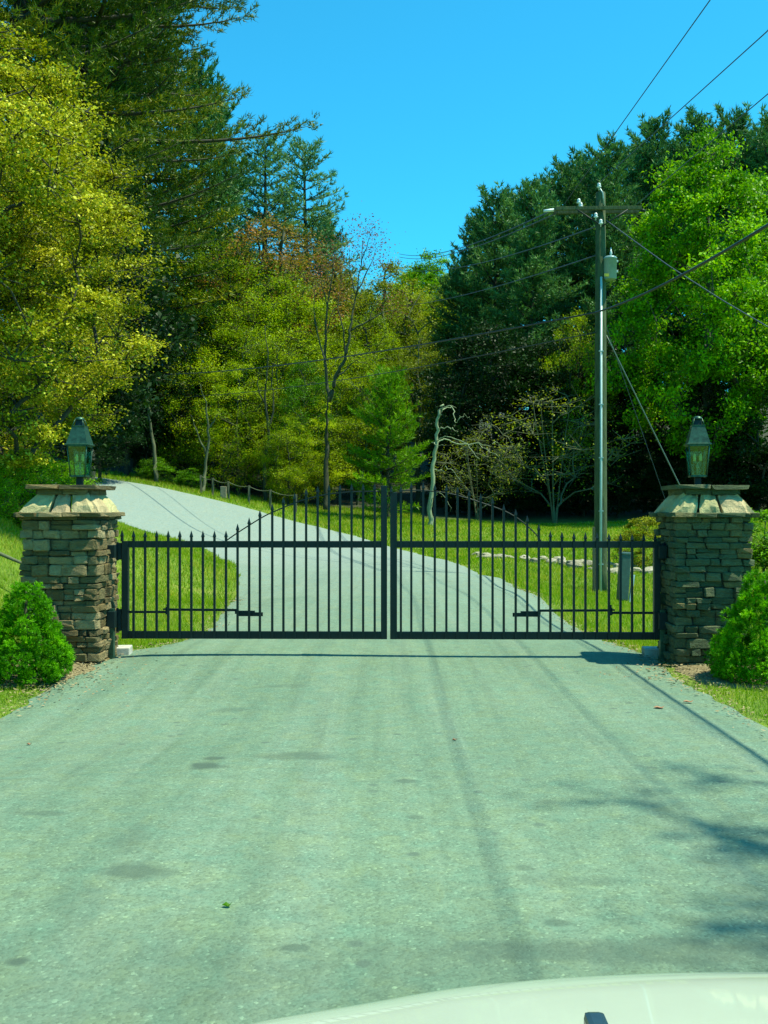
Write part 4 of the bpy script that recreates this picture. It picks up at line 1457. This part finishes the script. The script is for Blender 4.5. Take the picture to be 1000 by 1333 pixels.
arch(gl, [291, 305, 325, 345, 365, 390, 420, 455, 494], [706, 696, 683, 671, 662, 652, 644, 640, 639])
arch(gr_, [706, 695, 675, 655, 630, 605, 580, 550, 519], [706, 692, 675, 664, 655, 647, 641, 638, 638])


def hinge(xp, z, w, label, parent_x):
    pass


for (leaf, sg, xp, pedge) in ((gl, -1, 163.5, LPX + 0.37), (gr_, 1, 855, RPX - 0.37)):
    xh = gpt(xp)
    for (z, hh) in ((1.10, 0.17), (0.40, 0.22)):
        m = MB()
        m.box(xh + sg * 0.056, 0, z, 0.030, 0.05, hh, 0.003)
        m.tube([(xh + sg * 0.082, 0, z - hh * .55), (xh + sg * 0.082, 0, z + hh * .55)], 0.014, 8)
        m.build('hinge', M['iron_dull'], leaf)
for (pp, sg, cx_, cy_) in ((0, 1, LPX, LPY), (1, -1, RPX, RPY)):
    # bolted plates on the pillars and the steel stub post beside each pillar
    xx = cx_ + sg * 0.41
    t = thing('gate_post', ('steel hinge post standing against the left pillar' if sg > 0 else 'steel hinge post standing against the right pillar'), 'post', (xx, cy_ + 0.02, 0), GR)
    MB().box(-sg * 0.008, 0, 0.24, 0.055, 0.06, 0.56, 0.004).build('stub', M['lamp_metal'], t)
    MB().box(-sg * 0.004, 0, 1.10, 0.075, 0.09, 0.13, 0.004).build('upper_bracket', M['iron_dull'], t)
    MB().box(-sg * 0.004, 0, 0.41, 0.078, 0.10, 0.17, 0.004).build('lower_bracket', M['iron_dull'], t)

# swing openers behind the leaves
for (lb, sg, a0, a1, j, b0, b1, leaf) in (('black gate opener arm behind the left leaf', -1, 152, 217, 216, 308, 342, 0), ('black gate opener arm behind the right leaf', 1, 862, 797, 797, 702, 668, 1)):
    t = thing('gate_opener', lb, 'gate opener', (0, GY + 0.075, 0), GR)
    z = gz(797, 500)
    MB().box((gpt(a0) + gpt(a1)) / 2, 0, z - 0.005, abs(gpt(a0) - gpt(a1)), 0.02, 0.024, 0.002).build('link_arm', M['iron_dull'], t)
    m = MB()
    m.box((gpt(j) + gpt(b0)) / 2, 0.0, z + 0.018, abs(gpt(j) - gpt(b0)), 0.022, 0.024, 0.002, rot=Matrix.Rotation(0.006 * -sg, 3, 'Y').to_euler())
    m.build('push_arm', M['iron_dull'], t)
    MB().box(gpt(j), 0, z + 0.008, 0.035, 0.03, 0.075, 0.003).tube([(gpt(j), 0, z - .03), (gpt(j), 0, z + .075)], 0.012, 8).box(gpt(j), 0, z + .024, .085, .03, .016).build('joint', M['iron_dull'], t)
    MB().box((gpt(b0) + gpt(b1)) / 2, -0.045, z - 0.022, abs(gpt(b0) - gpt(b1)), 0.012, 0.040, 0.002).box((gpt(b0) * .7 + gpt(b1) * .3), -0.025, z - .004, .20, 0.05, 0.03).build('bracket', M['iron_dull'], t)

# concrete blocks at the pillar feet
for (lb, a, b, d, zt) in (('small pale concrete block at the foot of the left pillar under the gate hinge', 150, 172, 10.72, 841), ('small pale concrete block at the foot of the right pillar under the gate hinge', 836, 862, 10.6, 838)):
    x0_, x1_ = px(a, d), px(b, d)
    o = MB().box(0, 0, 0.03, x1_ - x0_, 0.24, 0.13, 0.012).build('concrete_block', M['concrete'])
    o.location = ((x0_ + x1_) / 2, d - 0.05, h1((x0_ + x1_) / 2, d))
    o.rotation_euler = (0, 0, GR + R(7 if a < 500 else -5))
    tag(o, lb, 'block')

# ------------------------------------------------------------------ utility pole
UD = 25.0
UX = px(782, UD)
UZ = h1(UX, UD)
up = thing('utility_pole', 'weathered green-brown wooden utility pole standing on the right verge', 'utility pole', (UX, UD, UZ))
ptop = pz(250, UD) - UZ
MB().lathe([(0.165, -0.3), (0.16, 0.5), (0.15, 3), (0.135, 7), (0.115, ptop - .02), (0.10, ptop)], 18).build('shaft', M['pole'], up)
ca = pz(273, UD) - UZ
xL, xR = px(722, UD) - UX, px(833, UD) - UX
for dy in (-0.16, 0.16):
    MB().box((xL + xR) / 2, dy, ca, xR - xL, 0.08, 0.085, 0.008, rot=Matrix.Rotation(R(-0.6), 3, 'Y').to_euler()).build('crossarm', M['pole'], up)
for sg in (-1, 1):
    MB().tube([(sg * 0.62, -0.215, ca - 0.05), (0.0, -0.19, ca - 0.45)], 0.018, 6).build('brace', M['iron_dull'], up)


def insul(x, y, z):
    MB().lathe([(0.012, -0.06), (0.012, 0.0), (0.05, 0.01), (0.055, 0.035), (0.03, 0.05), (0.045, 0.075), (0.035, 0.11), (0.012, 0.125)], 12, c=(x, y, z)).build('insulator', M['ceramic'], up)


for (a, b) in ((752, -.16), (758, .16)):
    insul(px(a, UD) - UX, b, ca + 0.11)
insul(-0.06, -0.1, ptop + 0.08)
insul(-0.16, -0.2, ca - 0.25)
insul(-0.05, -0.25, ca - 0.42)
for xx in (xL - .02, xR + .02):
    MB().tube([(xx, 0, ca), (xx + (-.25 if xx < 0 else .12), 0, ca - .02)], 0.045, 8, 0.03).build('strain_insulator', M['ceramic'] if xx < 0 else M['iron_dull'], up)
MB().tube([(0.06, -0.1, ptop - .35), (0.02, -0.13, ptop - .05), (-.06, -.1, ptop + .10)], 0.02, 6).build('pin_bracket', M['steel'], up)
tz = pz(365, UD) - UZ
tx = px(793, UD) - UX
MB().lathe([(0.12, 0), (0.155, 0.02), (0.160, 0.50), (0.165, 0.50), (0.165, 0.53), (0.12, 0.565), (0.03, 0.58)], 20, c=(tx, -0.12, tz)).build('transformer', M['transformer'], up)
trf = [c for c in up.children if c.name.startswith('transformer')][0]
MB().lathe([(0.022, 0), (0.022, 0.05), (0.04, 0.06), (0.022, 0.08), (0.035, 0.1), (0.02, 0.12), (0.008, 0.22)], 10, c=(tx + .02, -0.12, tz + .57)).build('bushing', M['ceramic'], trf)
MB().box(tx + .165, -.12, tz + .45, .05, .05, .05, .005).box(tx + .165, -.12, tz + .2, .05, .05, .05, .005).build('terminal', M['ceramic'], trf)
MB().box(tx - .12, -.27, tz + .08, .11, .012, .07).build('warning_plate', M['yellow'], trf)
MB().box(tx - .12, -.06, tz + .42, .14, .08, .05).box(tx - .12, -.06, tz + .1, .14, .08, .05).build('mounting_bracket', M['steel'], up)
MB().tube([(-0.045, -0.20, 0.0), (-0.03, -0.185, 3.0), (-0.02, -0.165, pz(362, UD) - UZ)], 0.032, 10, 0.028).build('conduit', M['conduit'], up)
for zz_ in (0.7, 2.0, 3.3, 4.6, 5.9):
    MB().box(-0.03, -0.19, zz_, 0.11, 0.05, 0.03, .004).build('conduit_strap', M['steel'], up)
tag(MB().box(px(773, 24.2), 24.2, h1(px(773, 24.2), 24.2) + .78, .055, .055, 1.65, .005).build('stake', M['fencewood']), 'thin wooden stake standing just left of the utility pole', 'stake')


def wire(name, label, pts, r, mat, sag=0.0, cat='cable', group=None, n=28):
    """pts: list of 3-D anchor points; each span hangs a little"""
    out = []
    for i, (a, b) in enumerate(zip(pts[:-1], pts[1:])):
        a, b = Vector(a), Vector(b)
        for k in range(n if i < len(pts) - 2 else n + 1):
            t = k / n
            p = a.lerp(b, t)
            p.z -= 4 * sag * t * (1 - t) * (b - a).length / 30
            out.append(p)
    return tag(MB().tube(out, r, 6).build(name, mat), label, cat, group)


def ip(x, y, d):
    return (px(x, d), d, pz(y, d))


# power lines: from a pole behind the camera, over the drive to this pole, on to a pole far up the hill
ct = UZ + ca
wire('power_line', 'bare high wire from the left end of the crossarm towards the viewer', [(px(735, UD), UD, ct + .15), (4.65, 14.5, 8.80), (4.8, -14, 9.4)], 0.009, M['wire'])
wire('power_line', 'bare high wire from the pole top towards the upper right of the photo', [(UX - .06, UD - .1, UZ + ptop + .2), (5.5, 14.6, 8.4), (5.65, -14, 9.0)], 0.009, M['wire'])
wire('power_line', 'bare high wire from the right end of the crossarm, lowest at the right edge', [(px(830, UD), UD, ct + .15), (5.97, 15.8, 8.0), (6.3, -14, 8.6)], 0.009, M['wire'])
far = 78.0
wire('power_line', 'distant high wire leaving the crossarm leftwards, topmost', [(px(722, UD), UD - .1, ct), ip(520, 330, 66)], 0.016, M['wire'], 0.35, n=48)
wire('power_line', 'distant high wire leaving the crossarm leftwards, just under the topmost', [(px(724, UD), UD + .1, ct - .06), ip(520, 334, 66)], 0.016, M['wire'], 0.35, n=48)
wire('power_line', 'distant wire leaving the pole leftwards below the crossarm pair', [(UX - .1, UD, ct - .4), ip(520, 350, 66)], 0.014, M['wire'], 0.35, n=48)
wire('power_line', 'thin wire leaving the pole leftwards at transformer height', [(UX - .12, UD, pz(332, UD)), ip(520, 398, 58)], 0.013, M['wire'], 0.2, n=48)
wire('telephone_cable', 'thick black cable crossing the whole view below the transformer', [(4.55, -14, 7.0), (4.62, 0, 5.25), (4.62, 12.0, 4.94), (UX - .16, UD - .17, pz(408, UD)), ip(215, 487, 52)], 0.022, M['cable'], 0.28, n=48)
wire('telephone_cable', 'thinner black cable just below the thick one, leaving the pole leftwards', [(UX - .14, UD - .1, pz(433, UD)), ip(240, 516, 52)], 0.013, M['cable'], 0.28, n=48)
wire('service_wire', 'slanting wire from below the crossarm down to the right past the maple', [(UX + .12, UD - .1, pz(288, UD)), ip(870, 345, 22.5), ip(940, 390, 21), ip(1040, 448, 19)], 0.011, M['wire'], 0.05)
ax, ay = px(948, 25.8), 25.8
wire('guy_wire', 'pale guy wire slanting from the pole down behind the right pillar', [(UX + .14, UD, pz(436, UD)), (ax, ay, h1(ax, ay) - .05)], 0.015, M['guy'], 0.0)
ax2, ay2 = px(900, 28), 28
wire('guy_wire', 'thin dark guy wire slanting just right of the pole', [(UX + .1, UD, pz(420, UD)), (ax2, ay2, h1(ax2, ay2) - .05)], 0.007, M['wire'], 0.0)

# ------------------------------------------------------------------ utility pedestal, rocks, fence, leaves
pd = 21.0
pxx = px(812, pd)
t = thing('cable_pedestal', 'grey-green utility pedestal box leaning on the right verge behind the gate', 'utility box', (pxx, pd, h1(pxx, pd)), R(12))
m = MB()
m.box(0, 0, 0.55, 0.22, 0.15, 0.96, 0.03, rot=Matrix.Rotation(R(4), 3, 'Y').to_euler())
m.build('housing', plain('pedestal_paint', (0.030, 0.075, 0.06), 0.5, var=0.3), t)
MB().box(0.035, 0, 1.045, 0.24, 0.18, 0.06, 0.02, rot=Matrix.Rotation(R(4), 3, 'Y').to_euler()).build('lid', plain('pedestal_lid', (0.05, 0.11, 0.10), 0.5, var=0.3), t)
MB().box(0.15, -.05, 0.30, 0.05, 0.05, 0.62, .004, rot=Matrix.Rotation(R(8), 3, 'Y').to_euler()).build('marker_stake', M['conduit'], t)

RV = stone_variants(8, M['rock'], 71, 0.22, 0.16)
rr = random.Random(5)
for i in range(74):
    u = rr.random()
    pcol = 615 + 245 * u
    d = 33.5 - 5.5 * u + rr.uniform(-1.0, 1.0)
    x = px(pcol, d)
    s_ = rr.uniform(0.13, 0.34)
    o = link('rock', rr.choice(RV), None, loc=(x, d, h1(x, d) + s_ * 0.14), rot=(rr.uniform(-.3, .3), rr.uniform(-.3, .3), rr.uniform(0, 6.28)), scale=(s_ * rr.uniform(.9, 1.7), s_, s_ * rr.uniform(.5, .8)))
    tag(o, 'pale rock in the line of rocks across the lawn behind the right gate leaf', 'rock', 'pale rocks lining the ditch')

fpost = MB().box(0, 0, 0.42, 0.10, 0.10, 1.0, 0.01).mesh('fence_post', M['fencewood'])
fx = [(262, 51.6), (277, 51.0), (298, 50.6), (324, 50.2), (352, 49.8), (385, 49.3)]
ft = thing('wire_fence', 'low wooden post and wire fence along the far side of the drive', 'fence', (0, 0, 0))
tops = []
for (a, d) in fx:
    x = px(a, d)
    link('fence_post', fpost, ft, loc=(x, d, h1(x, d)), rot=(rr.uniform(-.05, .05), rr.uniform(-.05, .05), 0.4))
    tops.append((x, d, h1(x, d) + 0.88))
wp = []
for a, b in zip(tops[:-1], tops[1:]):
    for k in range(6):
        p = Vector(a).lerp(Vector(b), k / 6)
        p.z -= 0.10 * 4 * (k / 6) * (1 - k / 6)
        wp.append(p)
wp.append(Vector(tops[-1]))
MB().tube(wp, 0.022, 6).build('fence_wire', M['bark_pale'], ft)
tag(MB().box(px(291, 50.9), 50.9, h1(px(291, 50.9), 50.9) + .3, .30, .18, .6, .03).build('marker_stone', M['rock']), 'small white marker stub between two fence posts', 'marker')

for (a, b, lb) in ((858, 919, 'curled brown dry leaf on the tarmac nearer the cable shadow'), (896, 912, 'brown dry leaf on the tarmac near the right pillar bed'), (38, 951, 'small brown leaf on the tarmac by the left edge'),
                   (592, 958, 'tiny brown leaf on the tarmac in mid drive'), (296, 1188, 'tiny bright green leaf on the tarmac ahead of the car')):
    d = F * (CZ - 0.03) / (b - 666)
    x = px(a, d)
    s_ = 0.045 if b < 930 else 0.02
    o = MB().poly([(-s_, 0, .006), (-s_ * .3, s_ * .5, .014), (s_ * .5, s_ * .45, .004), (s_, 0, .018), (s_ * .4, -s_ * .5, .004), (-s_ * .4, -s_ * .4, .012), (0, 0, 0.0)],
                  [(6, 0, 5), (6, 5, 4), (6, 4, 3), (6, 3, 2), (6, 2, 1), (6, 1, 0)]).build('fallen_leaf', M['dryleaf'] if b != 1188 else M['l_bright'])
    o.location = (x, d, h1(x, d) + 0.033)
    tag(o, lb, 'leaf')

# ------------------------------------------------------------------ the car whose bonnet shows at the bottom
cc = 0.55                                     # car centre line
car = thing('white_car', 'white car seen from the driver side, only its bonnet showing at the bottom', 'car', (cc, 0, 0))
CW = 0.92


def hood_z(u, y):
    # u = offset from the centre line; y = distance ahead
    z = 0.838 - 0.10 * u * u
    z += 0.19 * (1.40 - y) if y < 1.40 else 0.19 * (1.40 - y) - 0.9 * (y - 1.40) ** 2
    e = max(0, abs(u) - 0.72)
    z -= 1.6 * e * e
    return z


ys = np.concatenate([np.linspace(0.55, 1.35, 34), np.linspace(1.37, 1.95, 40)])
us = np.linspace(-0.92, 0.92, 161)
vs, fs = [], []
for y in ys:
    for u in us:
        yy = y - 0.10 * (u / 0.92) ** 2 * (y > 1.2) * (y - 1.2)
        vs.append((u, yy, hood_z(u, y) + 0.010 * (1 / (1 + math.exp((abs(u) - 0.52) / 0.045)))))
nu = len(us)
for j in range(len(ys) - 1):
    for i in range(nu - 1):
        fs.append((j * nu + i, j * nu + i + 1, (j + 1) * nu + i + 1, (j + 1) * nu + i))
me = bpy.data.meshes.new('hood')
me.from_pydata(vs, [], fs)
for p in me.polygons:
    p.use_smooth = True
me.materials.append(M['paint'])
hd = link('hood', me, car)
so = hd.modifiers.new('thickness', 'SOLIDIFY')
so.thickness = 0.02
so.offset = -1
# nose, flanks, lamps, grille and wheels
m = MB()
pr = [(1.93, 0.44), (2.00, 0.38), (2.02, 0.25), (1.95, 0.16), (1.2, 0.16), (1.2, 0.42)]
vsn, fsn = [], []
K = 17
for i in range(K):
    u = -0.92 + 1.84 * i / (K - 1)
    for (y, z) in pr:
        vsn.append((u, y - 0.16 * (u / 0.92) ** 2 * (y > 1.5), z))
for i in range(K - 1):
    for j in range(len(pr)):
        a_, b_ = i * 6 + j, i * 6 + (j + 1) % 6
        fsn.append((a_, b_, b_ + 6, a_ + 6))
fsn += [tuple(range(6)), tuple(range((K - 1) * 6, K * 6))[::-1]]
m.poly(vsn, fsn)
m.build('front_bumper', M['paint'], car)
for sg in (-1, 1):
    MB().poly([(sg * .90, .4, .18), (sg * .90, .4, .80), (sg * .905, 1.2, .74), (sg * .88, 1.75, .48), (sg * .88, 1.78, .2), (sg * .86, .4, .18), (sg * .86, .4, .80), (sg * .865, 1.2, .74), (sg * .84, 1.75, .48), (sg * .84, 1.78, .2)],
              [(0, 1, 2, 3, 4), (9, 8, 7, 6, 5), (0, 5, 6, 1), (1, 6, 7, 2), (2, 7, 8, 3), (3, 8, 9, 4), (4, 9, 5, 0)]).build('fender', M['paint'], car)
    MB().box(sg * .62, 1.90, .40, .30, .10, .10, .03).build('headlight', M['lens'], car)
    w = thing('wheel', None, None)
    del w
MB().box(0, 1.965, .33, .80, .08, .12, .02).build('grille', M['rubber'], car)
for w in [o for o in COL.objects if o.name.startswith('wheel')]:
    bpy.data.objects.remove(w)
for sg in (-1, 1):
    tyre = MB().lathe([(0.19, -.10), (0.30, -.10), (0.325, -.06), (0.325, .06), (0.30, .10), (0.19, .10)], 28).build('wheel', M['rubber'], car, loc=(sg * .76, 1.05, .325), rot=(0, math.pi / 2, 0))
    MB().lathe([(0.02, -.08), (0.19, -.085), (0.19, .085), (0.02, .08)], 20).build('rim', M['steel'], tyre)
# washer nozzle standing on the bonnet
nd = 1.215
nxw = px(777, nd) - cc
nz = hood_z(nxw, nd) + 0.010
m = MB()
m.box(nxw, nd, nz + 0.008, 0.026, 0.040, 0.026, 0.007)
m.build('washer_nozzle', M['nozzle'], car)

plant('roadside', 500, 3.3, sc=1.0, label='roadside tree outside the view whose boughs shade the tarmac by the car')
rt_ = [o for o in COL.objects if o.get('label', '').startswith('roadside tree')][0]
rt_.location = (9.75, 1.85, h1(9.75, 1.85))
print('trees', NTREES[0], 'tris', sum(len(p.data.polygons) for p in bpy.data.objects if p.type == 'MESH'))
